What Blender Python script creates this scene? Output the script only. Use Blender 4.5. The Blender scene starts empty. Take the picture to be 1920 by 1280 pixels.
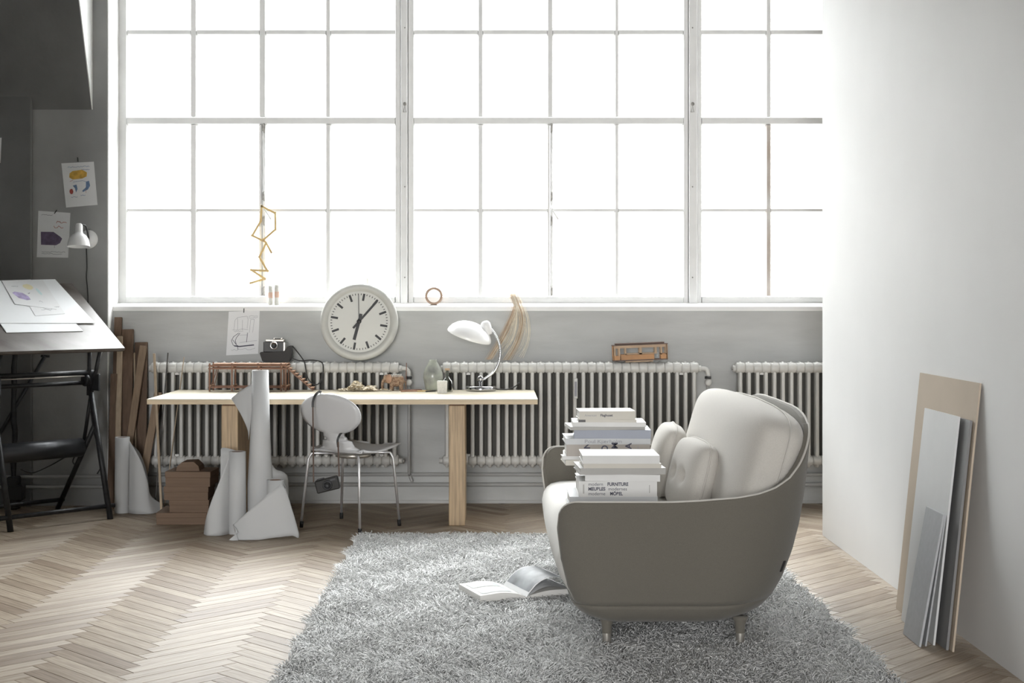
import bpy, bmesh, math, random
import numpy as np
from mathutils import Vector, Matrix, noise
random.seed(7); np.random.seed(7)
C = bpy.context.scene.collection
PI = math.pi

# ------------------------------------------------------------------ camera, sky, exposure
FPX, CX, CY, EYE = 2700.0, 930.0, 556.0, 1.294
cam_d = bpy.data.cameras.new('camera'); cam = bpy.data.objects.new('camera', cam_d); C.objects.link(cam)
cam.location = (0, 0, EYE); cam.rotation_euler = (PI/2, 0, 0)
cam_d.sensor_width = 36; cam_d.lens = FPX/1920*36
cam_d.shift_x = (960-CX)/1920; cam_d.shift_y = (CY-640)/1920
cam_d.clip_start = .05; cam_d.clip_end = 400
S = bpy.context.scene; S.camera = cam
vs = S.view_settings
vs.view_transform = 'Standard'; vs.look = 'None'; vs.gamma = 1; vs.use_curve_mapping = False
vs.exposure = 0.0
w = bpy.data.worlds.new('overcast_sky'); S.world = w; w.use_nodes = True
bg = w.node_tree.nodes['Background']; bg.inputs[0].default_value = (.985, .995, 1.0, 1)
ZENITH, FILL = 36.0, 1250.0             # overcast sky, three times brighter overhead than at the horizon
_n = w.node_tree.nodes; _tc = _n.new('ShaderNodeTexCoord'); _sp = _n.new('ShaderNodeSeparateXYZ'); _mr = _n.new('ShaderNodeMapRange')
_mr.inputs['From Min'].default_value = 0; _mr.inputs['From Max'].default_value = 1; _mr.inputs['To Min'].default_value = ZENITH/3; _mr.inputs['To Max'].default_value = ZENITH
w.node_tree.links.new(_tc.outputs['Generated'], _sp.inputs[0]); w.node_tree.links.new(_sp.outputs['Z'], _mr.inputs['Value']); w.node_tree.links.new(_mr.outputs[0], bg.inputs[1])
S.cycles.max_bounces = 10; S.cycles.diffuse_bounces = 7; S.cycles.glossy_bounces = 4
S.cycles.transparent_max_bounces = 12; S.cycles.sample_clamp_indirect = 8
S.cycles.use_denoising = True

def portal(name, loc, rot, sx, sy):
    l = bpy.data.lights.new(name, 'AREA'); l.shape = 'RECTANGLE'; l.size = sx; l.size_y = sy
    o = bpy.data.objects.new(name, l); C.objects.link(o); o.location = loc; o.rotation_euler = rot
    l.cycles.is_portal = True
portal('window_portal', (1.8, 9.45, 2.42), (-PI/2, 0, 0), 8.6, 2.5)
rfl = bpy.data.lights.new('rear_fill_light', 'AREA'); rfl.shape = 'RECTANGLE'; rfl.size = 3.6; rfl.size_y = 3.4; rfl.energy = FILL  # added fill lamp behind the camera, no window in the rear wall
rflo = bpy.data.objects.new('rear_fill_light', rfl); C.objects.link(rflo); rflo.location = (-1.3, -9.9, 2.2); rflo.rotation_euler = (PI/2, 0, 0)

def at(px, py, y):
    return Vector(((px-CX)*y/FPX, y, EYE-(py-CY)*y/FPX))
def X(px, y): return (px-CX)*y/FPX
def Z(py, y): return EYE-(py-CY)*y/FPX

# ------------------------------------------------------------------ mesh helpers
def bmn(): return bmesh.new()
def box(bm, c, s, R=None, bev=0, seg=1):
    r = bmesh.ops.create_cube(bm, size=1); vs_ = r['verts']
    for v in vs_: v.co = Vector((v.co.x*s[0], v.co.y*s[1], v.co.z*s[2]))
    if bev:
        es = list({e for v in vs_ for e in v.link_edges})
        rb = bmesh.ops.bevel(bm, geom=es, offset=min(bev, min(s)*.45), segments=seg, affect='EDGES', profile=.5)
        vs_ = list({v for f in rb['faces'] for v in f.verts} | {v for v in vs_ if v.is_valid})
        if seg > 1:
            for f in rb['faces']: f.smooth = True
    M_ = Matrix.Translation(c)
    if R is not None: M_ = M_ @ R.to_4x4()
    for v in vs_: v.co = M_ @ v.co
    return vs_
def b2(bm, x0, x1, y0, y1, z0, z1, bev=0, seg=1):
    return box(bm, Vector(((x0+x1)/2, (y0+y1)/2, (z0+z1)/2)), (abs(x1-x0), abs(y1-y0), abs(z1-z0)), None, bev, seg)
def spline(pts, n):
    pts = [Vector(p) for p in pts]; out = []
    N = len(pts)-1
    for i in range(n+1):
        t = i/n*N; k = min(int(t), N-1); f = t-k
        p0 = pts[max(k-1, 0)]; p1 = pts[k]; p2 = pts[k+1]; p3 = pts[min(k+2, N)]
        out.append(.5*((2*p1)+(p2-p0)*f+(2*p0-5*p1+4*p2-p3)*f*f+(3*p1-p0-3*p2+p3)*f**3))
    return out
def tube(bm, pts, r, seg=8, caps=True, closed=False):
    pts = [Vector(p) for p in pts]; n = len(pts)
    rr = r if isinstance(r, (list, tuple)) else [r]*n
    rings = []; up = None
    for i, p in enumerate(pts):
        a = pts[(i-1) % n] if (i > 0 or closed) else p
        b = pts[(i+1) % n] if (i < n-1 or closed) else p
        d = (b-a).normalized()
        if up is None: up = d.orthogonal().normalized()
        up = (up - d*up.dot(d))
        if up.length < 1e-6: up = d.orthogonal()
        up.normalize(); sd = d.cross(up)
        rings.append([bm.verts.new(p+(up*math.cos(2*PI*k/seg)+sd*math.sin(2*PI*k/seg))*rr[i]) for k in range(seg)])
    for i in range(n if closed else n-1):
        A, B = rings[i], rings[(i+1) % n]
        for k in range(seg):
            f = bm.faces.new((A[k], A[(k+1) % seg], B[(k+1) % seg], B[k])); f.smooth = True
    if caps and not closed:
        bm.faces.new(rings[0][::-1]); bm.faces.new(rings[-1])
def lathe(bm, prof, seg=24, M_=None, smooth=True):
    rings = []
    for r, z in prof:
        if r < 1e-6: rings.append([bm.verts.new((0, 0, z))])
        else: rings.append([bm.verts.new((r*math.cos(2*PI*k/seg), r*math.sin(2*PI*k/seg), z)) for k in range(seg)])
    for A, B in zip(rings, rings[1:]):
        for k in range(seg):
            k2 = (k+1) % seg
            if len(A) == 1 and len(B) == 1: continue
            if len(A) == 1: f = bm.faces.new((A[0], B[k2], B[k]))
            elif len(B) == 1: f = bm.faces.new((A[k], A[k2], B[0]))
            else: f = bm.faces.new((A[k], A[k2], B[k2], B[k]))
            f.smooth = smooth
    if M_ is not None:
        for R in rings:
            for v in R: v.co = M_ @ v.co
def prism(bm, poly, z0, z1, M_=None):
    a = [bm.verts.new((x, y, z0)) for x, y in poly]; b = [bm.verts.new((x, y, z1)) for x, y in poly]
    n = len(poly); bm.faces.new(a[::-1]); bm.faces.new(b)
    for i in range(n): bm.faces.new((a[i], a[(i+1) % n], b[(i+1) % n], b[i]))
    if M_ is not None:
        for v in a+b: v.co = M_ @ v.co
def grid(bm, fn, nu, nv, closeu=False, smooth=True):
    V = [[bm.verts.new(fn(i/nu, j/nv)) for j in range(nv+1)] for i in range(nu if closeu else nu+1)]
    n = len(V)
    for i in range(nu):
        for j in range(nv):
            f = bm.faces.new((V[i][j], V[(i+1) % n][j], V[(i+1) % n][j+1], V[i][j+1])); f.smooth = smooth
    return V
def XZ(y):   # maps (x, y, depth) of a prism drawn in the x-z plane to the world, depth running towards -y
    return Matrix(((1, 0, 0, 0), (0, 0, -1, y), (0, 1, 0, 0), (0, 0, 0, 1)))
def YZ(x):   # polygon in (y, z), depth along +x
    return Matrix(((0, 0, 1, x), (1, 0, 0, 0), (0, 1, 0, 0), (0, 0, 0, 1)))
def rot(ax, deg): return Matrix.Rotation(math.radians(deg), 3, ax)

WM = {}
def obj(name, bm, mat, parent=None, local=False, kind=None, fixn=True):
    if parent is not None and not local: bm.transform(WM[parent].inverted())
    if fixn: bmesh.ops.recalc_face_normals(bm, faces=bm.faces[:])
    me = bpy.data.meshes.new(name); bm.to_mesh(me); bm.free()
    if mat: me.materials.append(mat)
    o = bpy.data.objects.new(name, me); C.objects.link(o)
    if parent is not None: o.parent = parent; WM[o] = WM[parent].copy()
    else: WM[o] = Matrix.Identity(4)
    if kind: o['kind'] = kind
    return o
def tag(o, label, cat, group=None):
    o['label'] = label; o['category'] = cat
    if group: o['group'] = group
    return o
def thing(name, label, cat, loc=(0, 0, 0), rz=0, group=None, R=None):
    o = bpy.data.objects.new(name, None); C.objects.link(o); o.empty_display_size = .05
    o.location = loc; o.rotation_mode = 'XYZ'
    R3 = R if R is not None else Matrix.Rotation(rz, 3, 'Z')
    o.rotation_euler = R3.to_euler()
    WM[o] = Matrix.Translation(loc) @ R3.to_4x4()
    return tag(o, label, cat, group)
def single(name, bm, mat, label, cat, group=None, base=None):
    """a thing that is one mesh, its origin moved to its base"""
    me_c = [v.co for v in bm.verts]
    lo = Vector((sum(c.x for c in me_c)/len(me_c), sum(c.y for c in me_c)/len(me_c), min(c.z for c in me_c)))
    bm.transform(Matrix.Translation(-lo)); o = obj(name, bm, mat); o.location = lo
    WM[o] = Matrix.Translation(lo)
    return tag(o, label, cat, group)
def struct(name, bm, mat, parent=None):
    o = obj(name, bm, mat, parent)
    if parent is None: o['kind'] = 'structure'
    return o
def sroot(name, loc=(0, 0, 0)):
    o = bpy.data.objects.new(name, None); C.objects.link(o); o.location = loc; o['kind'] = 'structure'
    WM[o] = Matrix.Translation(loc); return o
def share(src, name, parent, loc=(0, 0, 0), R=None):
    o = src.copy(); o.name = name; C.objects.link(o); o.parent = parent; o.location = loc
    if R is not None: o.rotation_euler = R.to_euler()
    WM[o] = WM[parent] @ Matrix.Translation(loc)
    return o

# ------------------------------------------------------------------ materials
def mat(name, col, rough=.6, metal=0, var=.05, scale=6, stretch=(1, 1, 1), bump=0, bscale=120, spec=.5, detail=4, col2=None, sheen=0, trans=0):
    m = bpy.data.materials.new(name); m.use_nodes = True; nt = m.node_tree; N = nt.nodes; L = nt.links
    p = N['Principled BSDF']; p.inputs['Roughness'].default_value = rough; p.inputs['Metallic'].default_value = metal
    p.inputs['Specular IOR Level'].default_value = spec
    if sheen: p.inputs['Sheen Weight'].default_value = sheen; p.inputs['Sheen Roughness'].default_value = .5
    tc = N.new('ShaderNodeTexCoord'); mp = N.new('ShaderNodeMapping'); mp.inputs['Scale'].default_value = stretch
    L.new(tc.outputs['Object'], mp.inputs['Vector'])
    nz = N.new('ShaderNodeTexNoise'); nz.inputs['Scale'].default_value = scale; nz.inputs['Detail'].default_value = detail
    L.new(mp.outputs[0], nz.inputs['Vector'])
    rp = N.new('ShaderNodeValToRGB'); rp.color_ramp.elements[0].position = .3; rp.color_ramp.elements[1].position = .7
    c2 = col2 or tuple(min(1, c*(1+var)) for c in col); c1 = col if col2 else tuple(c*(1-var) for c in col)
    rp.color_ramp.elements[0].color = (*c1, 1); rp.color_ramp.elements[1].color = (*c2, 1)
    L.new(nz.outputs['Fac'], rp.inputs['Fac']); L.new(rp.outputs['Color'], p.inputs['Base Color'])
    if bump:
        bz = N.new('ShaderNodeTexNoise'); bz.inputs['Scale'].default_value = bscale; bz.inputs['Detail'].default_value = 3
        L.new(mp.outputs[0], bz.inputs['Vector'])
        bp = N.new('ShaderNodeBump'); bp.inputs['Strength'].default_value = bump; bp.inputs['Distance'].default_value = .002
        L.new(bz.outputs['Fac'], bp.inputs['Height']); L.new(bp.outputs[0], p.inputs['Normal'])
    if trans: p.inputs['Transmission Weight'].default_value = trans
    return m
M = {}
M['wall'] = mat('wall_paint', (.47, .475, .465), .75, var=.08, scale=2.5, bump=1.0, bscale=9, stretch=(1, 1, 4))
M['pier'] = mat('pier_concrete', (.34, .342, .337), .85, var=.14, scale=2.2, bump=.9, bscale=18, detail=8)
M['piershade'] = mat('shade_toned_concrete', (.17, .171, .17), .85, var=.16, scale=2.2, bump=.9, bscale=18, detail=8)  # pier concrete darkened: shade of the left side put into its colour
M['ceil'] = mat('ceiling_paint', (.42, .42, .42), .9)
M['white'] = mat('white_partition', (.72, .72, .712), .6, var=.015, scale=3)
M['frame'] = mat('window_paint', (.74, .74, .73), .45, var=.04, scale=9)
M['stained'] = mat('rust_stained_paint', (.70, .69, .67), .5, scale=5, stretch=(1, 1, .5), col2=(.36, .27, .20))
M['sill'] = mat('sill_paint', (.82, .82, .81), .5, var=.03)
M['rust'] = mat('latch_metal', (.30, .29, .27), .5, .4, var=.3, scale=60)
M['rad'] = mat('radiator_enamel', (.57, .565, .54), .38, var=.03)
M['pipe'] = mat('pipe_paint', (.42, .42, .41), .5, var=.05)
M['gapshade'] = mat('radiator_gap_shade', (.075, .072, .062), .7, var=.1)
M['black'] = mat('black_plastic', (.022, .022, .022), .45, var=.2)
M['leather'] = mat('black_leather', (.020, .019, .018), .6, var=.2, bump=.4, bscale=300)
M['chrome'] = mat('chrome', (.46, .46, .47), .09, 1, var=.02)
M['chromeleg'] = mat('satin_chrome', (.82, .82, .83), .32, .75, var=.02)
M['steel'] = mat('brushed_leg_metal', (.56, .53, .48), .35, .8, var=.04)
M['iron'] = mat('black_iron', (.028, .029, .031), .45, .3, var=.3, scale=30)
M['drum'] = mat('grey_steel_drum', (.055, .057, .062), .35, .5, var=.15, scale=5)
M['birch'] = mat('birch_top', (.58, .525, .41), .5, var=.05, scale=4, stretch=(1, 14, 14), bump=.1)
M['birche'] = mat('birch_edge', (.58, .47, .32), .6, var=.12, scale=5, stretch=(1, 30, 60))
M['ash'] = mat('ash_leg', (.44, .32, .195), .55, var=.28, scale=5, stretch=(22, 6, .9), detail=6)
M['gapwood'] = mat('red_brown_rail', (.16, .07, .04), .6, var=.2)
M['plankd'] = mat('brown_board', (.145, .092, .06), .7, var=.18, scale=5, stretch=(12, 12, .8))
M['plankm'] = mat('tan_board', (.27, .19, .125), .7, var=.15, scale=5, stretch=(12, 12, .8))
M['plankl'] = mat('pale_board', (.42, .33, .235), .7, var=.12, scale=5, stretch=(12, 12, .8))
M['darkstick'] = mat('dark_stick', (.06, .055, .05), .6)
M['boxes'] = mat('brown_cardboard', (.17, .112, .075), .8, var=.1, scale=4, stretch=(1, 1, 20))
M['kraft'] = mat('kraft_board', (.46, .385, .30), .8, var=.05, scale=3, bump=.1)
M['rollshade'] = mat('roll_hollow_shade', (.22, .15, .11), .8)
M['paper'] = mat('white_paper', (.76, .765, .77), .7, var=.02)
M['rollp'] = mat('roll_paper', (.50, .505, .505), .65, var=.03, scale=4, bump=.12, bscale=30)
M['board'] = mat('white_board', (.80, .815, .825), .6, var=.02)
M['panelw'] = mat('pale_grey_panel', (.62, .625, .62), .55, var=.03)
M['panelg'] = mat('grey_panel', (.40, .41, .42), .6, var=.05, scale=40)
M['paneld'] = mat('dark_grey_panel', (.20, .20, .20), .6, var=.05)
M['desk'] = mat('worn_drafting_top', (.055, .042, .034), .36, var=.1, scale=3.0, stretch=(1, 2.2, 1), detail=9, col2=(.17, .155, .145), bump=.15, bscale=20)
M['deskedge'] = mat('dark_wood_edge', (.05, .038, .03), .6)
M['sofa'] = mat('taupe_wool', (.145, .134, .112), .9, var=.05, scale=260, bump=.25, bscale=700, spec=.25, sheen=.15)
M['sofac'] = mat('taupe_wool_cushion', (.53, .505, .465), .9, var=.05, scale=260, bump=.25, bscale=700, spec=.25, sheen=.15)
M['sofas'] = mat('pale_wool_seat', (.62, .605, .575), .9, var=.04, scale=260, bump=.2, bscale=700, spec=.25)
M['pipng'] = mat('pale_piping', (.52, .50, .46), .8)
M['rug'] = mat('shag_yarn', (.74, .74, .73), .85, var=.25, scale=90, spec=.3, sheen=.2)
M['rugb'] = mat('rug_backing', (.27, .27, .265), .9)
M['dial'] = mat('dial_white', (.62, .62, .585), .4, var=.02)
M['rim'] = mat('clock_case', (.50, .50, .47), .4, var=.06, scale=12)
M['mark'] = mat('mark_grey', (.035, .035, .037), .5)
M['chair'] = mat('white_lacquer_shell', (.56, .56, .565), .35, var=.015)
M['rubber'] = mat('black_rubber', (.012, .012, .012), .7)
M['brownstrap'] = mat('brown_strap', (.08, .045, .03), .6)
M['lampw'] = mat('white_lamp_enamel', (.82, .82, .82), .2, var=.01)
M['model'] = mat('brown_matchwood', (.20, .095, .055), .6, var=.2, scale=25)
M['modell'] = mat('light_matchwood', (.42, .25, .16), .6, var=.15, scale=25)
M['shav'] = mat('wood_shavings', (.78, .70, .55), .8, var=.12, scale=30)
M['celadon'] = mat('celadon_glaze', (.22, .225, .22), .22, var=.22, scale=11, col2=(.50, .53, .44))
M['toy'] = mat('patterned_toy', (.17, .09, .055), .8, var=.4, scale=90, col2=(.42, .30, .2), detail=2)
M['ceram'] = mat('speckled_ceramic', (.62, .61, .56), .5, var=.1, scale=120)
M['straw'] = mat('raffia_pale', (.76, .70, .58), .7, var=.12, scale=20)
M['strawd'] = mat('raffia_tan', (.50, .36, .24), .7, var=.15, scale=20)
M['rule'] = mat('yellow_ruler', (.62, .45, .20), .6, var=.08)
M['tan'] = mat('tape_tan', (.38, .27, .20), .6, var=.08)
M['pinkcork'] = mat('pinkish_cork', (.62, .42, .33), .6, var=.1)
M['train'] = mat('orange_brown_wood', (.40, .20, .075), .5, var=.15, scale=12)
M['trainl'] = mat('light_brown_wood', (.40, .275, .17), .5, var=.12, scale=12)
M['traind'] = mat('dark_brown_wood', (.10, .06, .045), .6, var=.2)
M['ink'] = mat('ink', (.07, .07, .10), .8); M['inkg'] = mat('pencil_grey', (.30, .30, .33), .8)
M['purple'] = mat('purple_wash', (.13, .10, .16), .8, var=.3, scale=30); M['lilac'] = mat('lilac_wash', (.42, .36, .56), .8, var=.3, scale=30)
M['yellow'] = mat('yellow_wash', (.62, .38, .08), .8, var=.25, scale=40); M['paley'] = mat('pale_yellow_wash', (.74, .68, .46), .8)
M['blue'] = mat('blue_wash', (.16, .24, .40), .8, var=.3, scale=40); M['red'] = mat('red_wash', (.42, .10, .08), .8, var=.2)
M['teal'] = mat('teal_wash', (.60, .74, .74), .8)
M['pages'] = mat('book_pages', (.70, .69, .66), .8, var=.1, scale=8, stretch=(1, 1, 120))
M['photo'] = mat('printed_photo', (.02, .023, .027), .55, var=.4, scale=11, col2=(.24, .26, .275))
M['photol'] = mat('pale_printed_photo', (.24, .275, .27), .55, var=.2, scale=9, col2=(.42, .45, .45))
for k, c in dict(bwhite=(.64, .635, .62), bcream=(.55, .52, .46), bgrey=(.38, .37, .35), bblue=(.27, .29, .345), bbrown=(.36, .325, .29), blight=(.52, .53, .54), bdark=(.05, .045, .045)).items():
    M[k] = mat('cover_'+k[1:], c, .45, var=.03, scale=8)
M['ground'] = mat('courtyard', (.10, .10, .10), .9)

def glass(name, col=(1, 1, 1), gl=.07):
    m = bpy.data.materials.new(name); m.use_nodes = True; nt = m.node_tree; N = nt.nodes; L = nt.links
    N.remove(N['Principled BSDF']); t = N.new('ShaderNodeBsdfTransparent'); t.inputs[0].default_value = (*col, 1)
    g = N.new('ShaderNodeBsdfGlossy'); g.inputs['Roughness'].default_value = .05
    lw = N.new('ShaderNodeLayerWeight'); lw.inputs['Blend'].default_value = .25
    mm = N.new('ShaderNodeMath'); mm.operation = 'MULTIPLY'; mm.inputs[1].default_value = .5; L.new(lw.outputs['Fresnel'], mm.inputs[0])
    x = N.new('ShaderNodeMixShader'); L.new(mm.outputs[0], x.inputs[0]); L.new(t.outputs[0], x.inputs[1]); L.new(g.outputs[0], x.inputs[2])
    L.new(x.outputs[0], N['Material Output'].inputs['Surface'])
    return m
M['glass'] = glass('window_glass', (.99, 1, 1)); M['gglass'] = glass('grey_bottle_glass', (.50, .52, .50))

def floor_mat():
    m = bpy.data.materials.new('pale_oak_parquet'); m.use_nodes = True; nt = m.node_tree; N = nt.nodes; L = nt.links
    p = N['Principled BSDF']
    uv = N.new('ShaderNodeUVMap'); uv.uv_map = 'UVMap'
    oi = N.new('ShaderNodeObjectInfo'); at_ = N.new('ShaderNodeAttribute'); at_.attribute_name = 'rnd'
    ad = N.new('ShaderNodeMath'); L.new(oi.outputs['Random'], ad.inputs[0]); L.new(at_.outputs['Fac'], ad.inputs[1])
    fr = N.new('ShaderNodeMath'); fr.operation = 'FRACT'; L.new(ad.outputs[0], fr.inputs[0])
    off = N.new('ShaderNodeMath'); off.operation = 'MULTIPLY'; off.inputs[1].default_value = 37.0; L.new(fr.outputs[0], off.inputs[0])
    cb = N.new('ShaderNodeCombineXYZ'); L.new(off.outputs[0], cb.inputs[0]); L.new(off.outputs[0], cb.inputs[1])
    va = N.new('ShaderNodeVectorMath'); L.new(uv.outputs[0], va.inputs[0]); L.new(cb.outputs[0], va.inputs[1])
    mp = N.new('ShaderNodeMapping'); mp.inputs['Scale'].default_value = (3, 60, 1); L.new(va.outputs[0], mp.inputs[0])
    n1 = N.new('ShaderNodeTexNoise'); n1.inputs['Scale'].default_value = 1.6; n1.inputs['Detail'].default_value = 6; n1.inputs['Distortion'].default_value = .6
    L.new(mp.outputs[0], n1.inputs['Vector'])
    r1 = N.new('ShaderNodeValToRGB'); e = r1.color_ramp.elements
    e[0].position = 0; e[0].color = (.235, .178, .13, 1); e[1].position = 1; e[1].color = (.40, .335, .262, 1)
    r1.color_ramp.elements.new(.35).color = (.32, .258, .193, 1)
    L.new(fr.outputs[0], r1.inputs[0])
    r2 = N.new('ShaderNodeValToRGB'); r2.color_ramp.elements[0].position = .28; r2.color_ramp.elements[0].color = (.62, .58, .54, 1)
    r2.color_ramp.elements[1].position = .62; r2.color_ramp.elements[1].color = (1.06, 1.06, 1.06, 1); L.new(n1.outputs['Fac'], r2.inputs[0])
    mx = N.new('ShaderNodeMix'); mx.data_type = 'RGBA'; mx.blend_type = 'MULTIPLY'; mx.inputs['Factor'].default_value = 1
    L.new(r1.outputs[0], mx.inputs['A']); L.new(r2.outputs[0], mx.inputs['B']); L.new(mx.outputs['Result'], p.inputs['Base Color'])
    p.inputs['Roughness'].default_value = .52; p.inputs['Specular IOR Level'].default_value = .36
    p.inputs['Anisotropic'].default_value = .5; p.inputs['Anisotropic Rotation'].default_value = .25
    tg = N.new('ShaderNodeTangent'); tg.direction_type = 'UV_MAP'; tg.uv_map = 'UVMap'; L.new(tg.outputs[0], p.inputs['Tangent'])
    bp = N.new('ShaderNodeBump'); bp.inputs['Strength'].default_value = .25; bp.inputs['Distance'].default_value = .001
    L.new(n1.outputs['Fac'], bp.inputs['Height']); L.new(bp.outputs[0], p.inputs['Normal'])
    return m
M['oak'] = floor_mat(); M['joint'] = mat('floor_joint', (.10, .08, .06), .9)

def brick_mat():
    m = bpy.data.materials.new('pale_brick'); m.use_nodes = True; nt = m.node_tree; N = nt.nodes; L = nt.links
    p = N['Principled BSDF']; p.inputs['Roughness'].default_value = .9
    tc = N.new('ShaderNodeTexCoord'); sx = N.new('ShaderNodeSeparateXYZ'); cb = N.new('ShaderNodeCombineXYZ'); L.new(tc.outputs['Object'], sx.inputs[0])
    L.new(sx.outputs[0], cb.inputs[0]); L.new(sx.outputs[2], cb.inputs[1])
    bt = N.new('ShaderNodeTexBrick'); bt.inputs['Scale'].default_value = 1; bt.inputs['Brick Width'].default_value = .24; bt.inputs['Row Height'].default_value = .075; bt.inputs['Mortar Size'].default_value = .012
    bt.inputs['Color1'].default_value = (.20, .19, .18, 1); bt.inputs['Color2'].default_value = (.25, .24, .23, 1); bt.inputs['Mortar'].default_value = (.30, .30, .29, 1)
    L.new(cb.outputs[0], bt.inputs['Vector']); L.new(bt.outputs['Color'], p.inputs['Base Color']); return m
M['brick'] = brick_mat()
# ------------------------------------------------------------------ room shell
WY, PY, GY = 9.03, 8.92, 9.2           # wall below the window, pier face, window frame
LX, RX, TOP, REAR = -3.4, 6.0, 4.3, -10.0
PX = X(201, PY)                         # pier corner
bm = bmn(); b2(bm, -60, 60, 9.6, 90, -.4, -.3); b2(bm, -60, 60, -60, REAR, -.4, -.3); struct('ground', bm, M['ground'])
bm = bmn(); b2(bm, -30, 34, 22, 30, -.3, 7.0); struct('exterior_building', bm, M['brick'])
bm = bmn(); b2(bm, LX-.3, RX+.3, REAR, 9.5, -.15, -.010); floor = struct('floor', bm, M['joint'])
bm = bmn(); b2(bm, LX-.3, RX+.3, REAR, 9.6, TOP, TOP+.2); struct('ceiling', bm, M['ceil'])
bm = bmn(); b2(bm, LX-.3, LX, REAR, 9.5, 0, TOP); struct('wall_left', bm, M['pier'])
bm = bmn(); b2(bm, LX-.3, RX+.3, REAR-.2, REAR, 0, TOP); struct('wall_rear', bm, M['wall'])
bm = bmn(); b2(bm, RX, RX+.3, REAR, 9.5, 0, TOP); struct('wall_right', bm, M['wall'])
bm = bmn(); prism(bm, [(WY, 0), (WY, 1.205), (9.4, 1.205), (9.4, 0)], PX, RX, YZ(0)); struct('wall_back', bm, M['wall'])
bm = bmn(); prism(bm, [(WY-.002, 1.205), (WY-.002, 1.232), (GY-.02, 1.258), (9.4, 1.258), (9.4, 1.205)], PX, RX, YZ(0)); struct('window_sill', bm, M['sill'])
bm = bmn(); b2(bm, LX, PX, PY, 9.4, 0, TOP); struct('pillar', bm, M['pier'])
bm = bmn(); b2(bm, LX, X(62, PY), PY-.035, PY, 0, TOP, .006); struct('pilaster_wall_left', bm, M['piershade'])
bm = bmn(); prism(bm, [(PY, 2.452), (PY, TOP), (8.08, TOP)], LX, X(172, PY), YZ(0)); struct('beam', bm, M['piershade'])
bm = bmn(); prism(bm, [(PY, 2.452), (PY, TOP), (8.08, TOP)], X(172, PY), X(172, PY)+.006, YZ(0)); struct('trim_4', bm, M['sill'])  # added white plate: window light on the beam side, put in as colour
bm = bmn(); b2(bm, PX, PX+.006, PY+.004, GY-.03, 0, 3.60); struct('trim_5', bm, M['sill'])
bm = bmn(); b2(bm, LX, -2.14, 5.75, 6.0, 0, TOP); struct('fill_blocker_left', bm, M['piershade'])  # unseen slab added to keep the fill light off the pillar
bm = bmn(); b2(bm, PX, RX, 9.1, 9.4, 3.60, TOP); struct('lintel', bm, M['wall'])
bm = bmn(); b2(bm, PX, RX, WY-.012, WY, 0, .02); struct('baseboard_back', bm, M['pipe'])
bm = bmn(); b2(bm, 1.772, 1.872, 4.4, 7.816, 0, 4.2); struct('wall_partition_right', bm, M['white'])

# parquet: herringbone, 45 degrees
PWD, Q = .0672, 7; PL = PWD*Q
U = Vector((-1, 1))/math.sqrt(2); V_ = Vector((1, 1))/math.sqrt(2); OU, OV = 4.588, 2.758
def in_rug(p): return -.70 < p.x < 1.30 and p.y < 7.6
cand = []
for j in range(-160, 160):
    for m_ in range(-14, 15):
        for typ in (0, 1):
            if typ == 0:
                i0 = j+2*Q*m_; c = U*(OU+i0*PWD+PL/2)+V_*(OV+j*PWD+PWD/2); ang = math.atan2(U.y, U.x)
            else:
                i0 = j; j0 = i0+1-2*Q+2*Q*m_; c = U*(OU+i0*PWD+PWD/2)+V_*(OV+j0*PWD+PL/2); ang = math.atan2(V_.y, V_.x)
            if LX-.1 < c.x < RX+.1 and 2.0 < c.y < 9.15: cand.append((c, ang))
def visible(c):
    px = CX+c.x*FPX/c.y; py = CY+EYE*FPX/c.y
    return -40 < px < 1960 and py < 1330 and not in_rug(c) and not (c.x > 1.7)
vis = sorted([k for k in cand if visible(k[0])], key=lambda k: k[0].y)
near, far = vis[:298], vis[298:]
ns = {(round(k[0].x, 4), round(k[0].y, 4)) for k in near}
rest = [k for k in cand if (round(k[0].x, 4), round(k[0].y, 4)) not in ns]
def plank_geo(L_, W_):
    g = .0007; b = .0012; d = -.009
    v = []
    for z, k in ((d, g), (-b, g), (0, g+b)):
        v += [(-L_/2+k, -W_/2+k, z), (L_/2-k, -W_/2+k, z), (L_/2-k, W_/2-k, z), (-L_/2+k, W_/2-k, z)]
    f = [(8, 9, 10, 11)]
    for a in (0, 4):
        for k in range(4): f.append((a+k, a+(k+1) % 4, a+4+(k+1) % 4, a+4+k))
    return v, f
pv, pf = plank_geo(PL, PWD)
def plank_mesh(name, items):
    verts, faces, uvs, rn = [], [], [], []
    for (c, ang, r, dz, tilt) in items:
        o = len(verts); ca, sa = math.cos(ang), math.sin(ang)
        for x, y, z in pv: verts.append((c[0]+x*ca-y*sa, c[1]+x*sa+y*ca, z+dz+y*tilt)); rn.append(r)
        for f in pf:
            faces.append(tuple(o+k for k in f)); uvs += [(pv[k][0]+.25+r*11, pv[k][1]+.05) for k in f]
    me = bpy.data.meshes.new(name); me.from_pydata(verts, [], faces)
    ul = me.uv_layers.new(name='UVMap'); ul.data.foreach_set('uv', np.array(uvs, dtype=np.float32).ravel())
    a = me.attributes.new('rnd', 'FLOAT', 'POINT'); a.data.foreach_set('value', np.array(rn, dtype=np.float32))
    me.materials.append(M['oak']); return me
pm = plank_mesh('plank', [((0, 0), 0, 0, 0, 0)])
for c, ang in near:
    o = bpy.data.objects.new('plank', pm); C.objects.link(o); o.parent = floor
    o.location = (c.x, c.y, random.uniform(-.0006, 0)); o.rotation_euler = (random.uniform(-.006, .006), 0, ang + (PI if random.random() < .5 else 0))
o = bpy.data.objects.new('parquet_planks', plank_mesh('parquet_planks', [((c.x, c.y), ang, random.random(), random.uniform(-.0006, 0), random.uniform(-.006, .006)) for c, ang in rest]))
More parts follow.
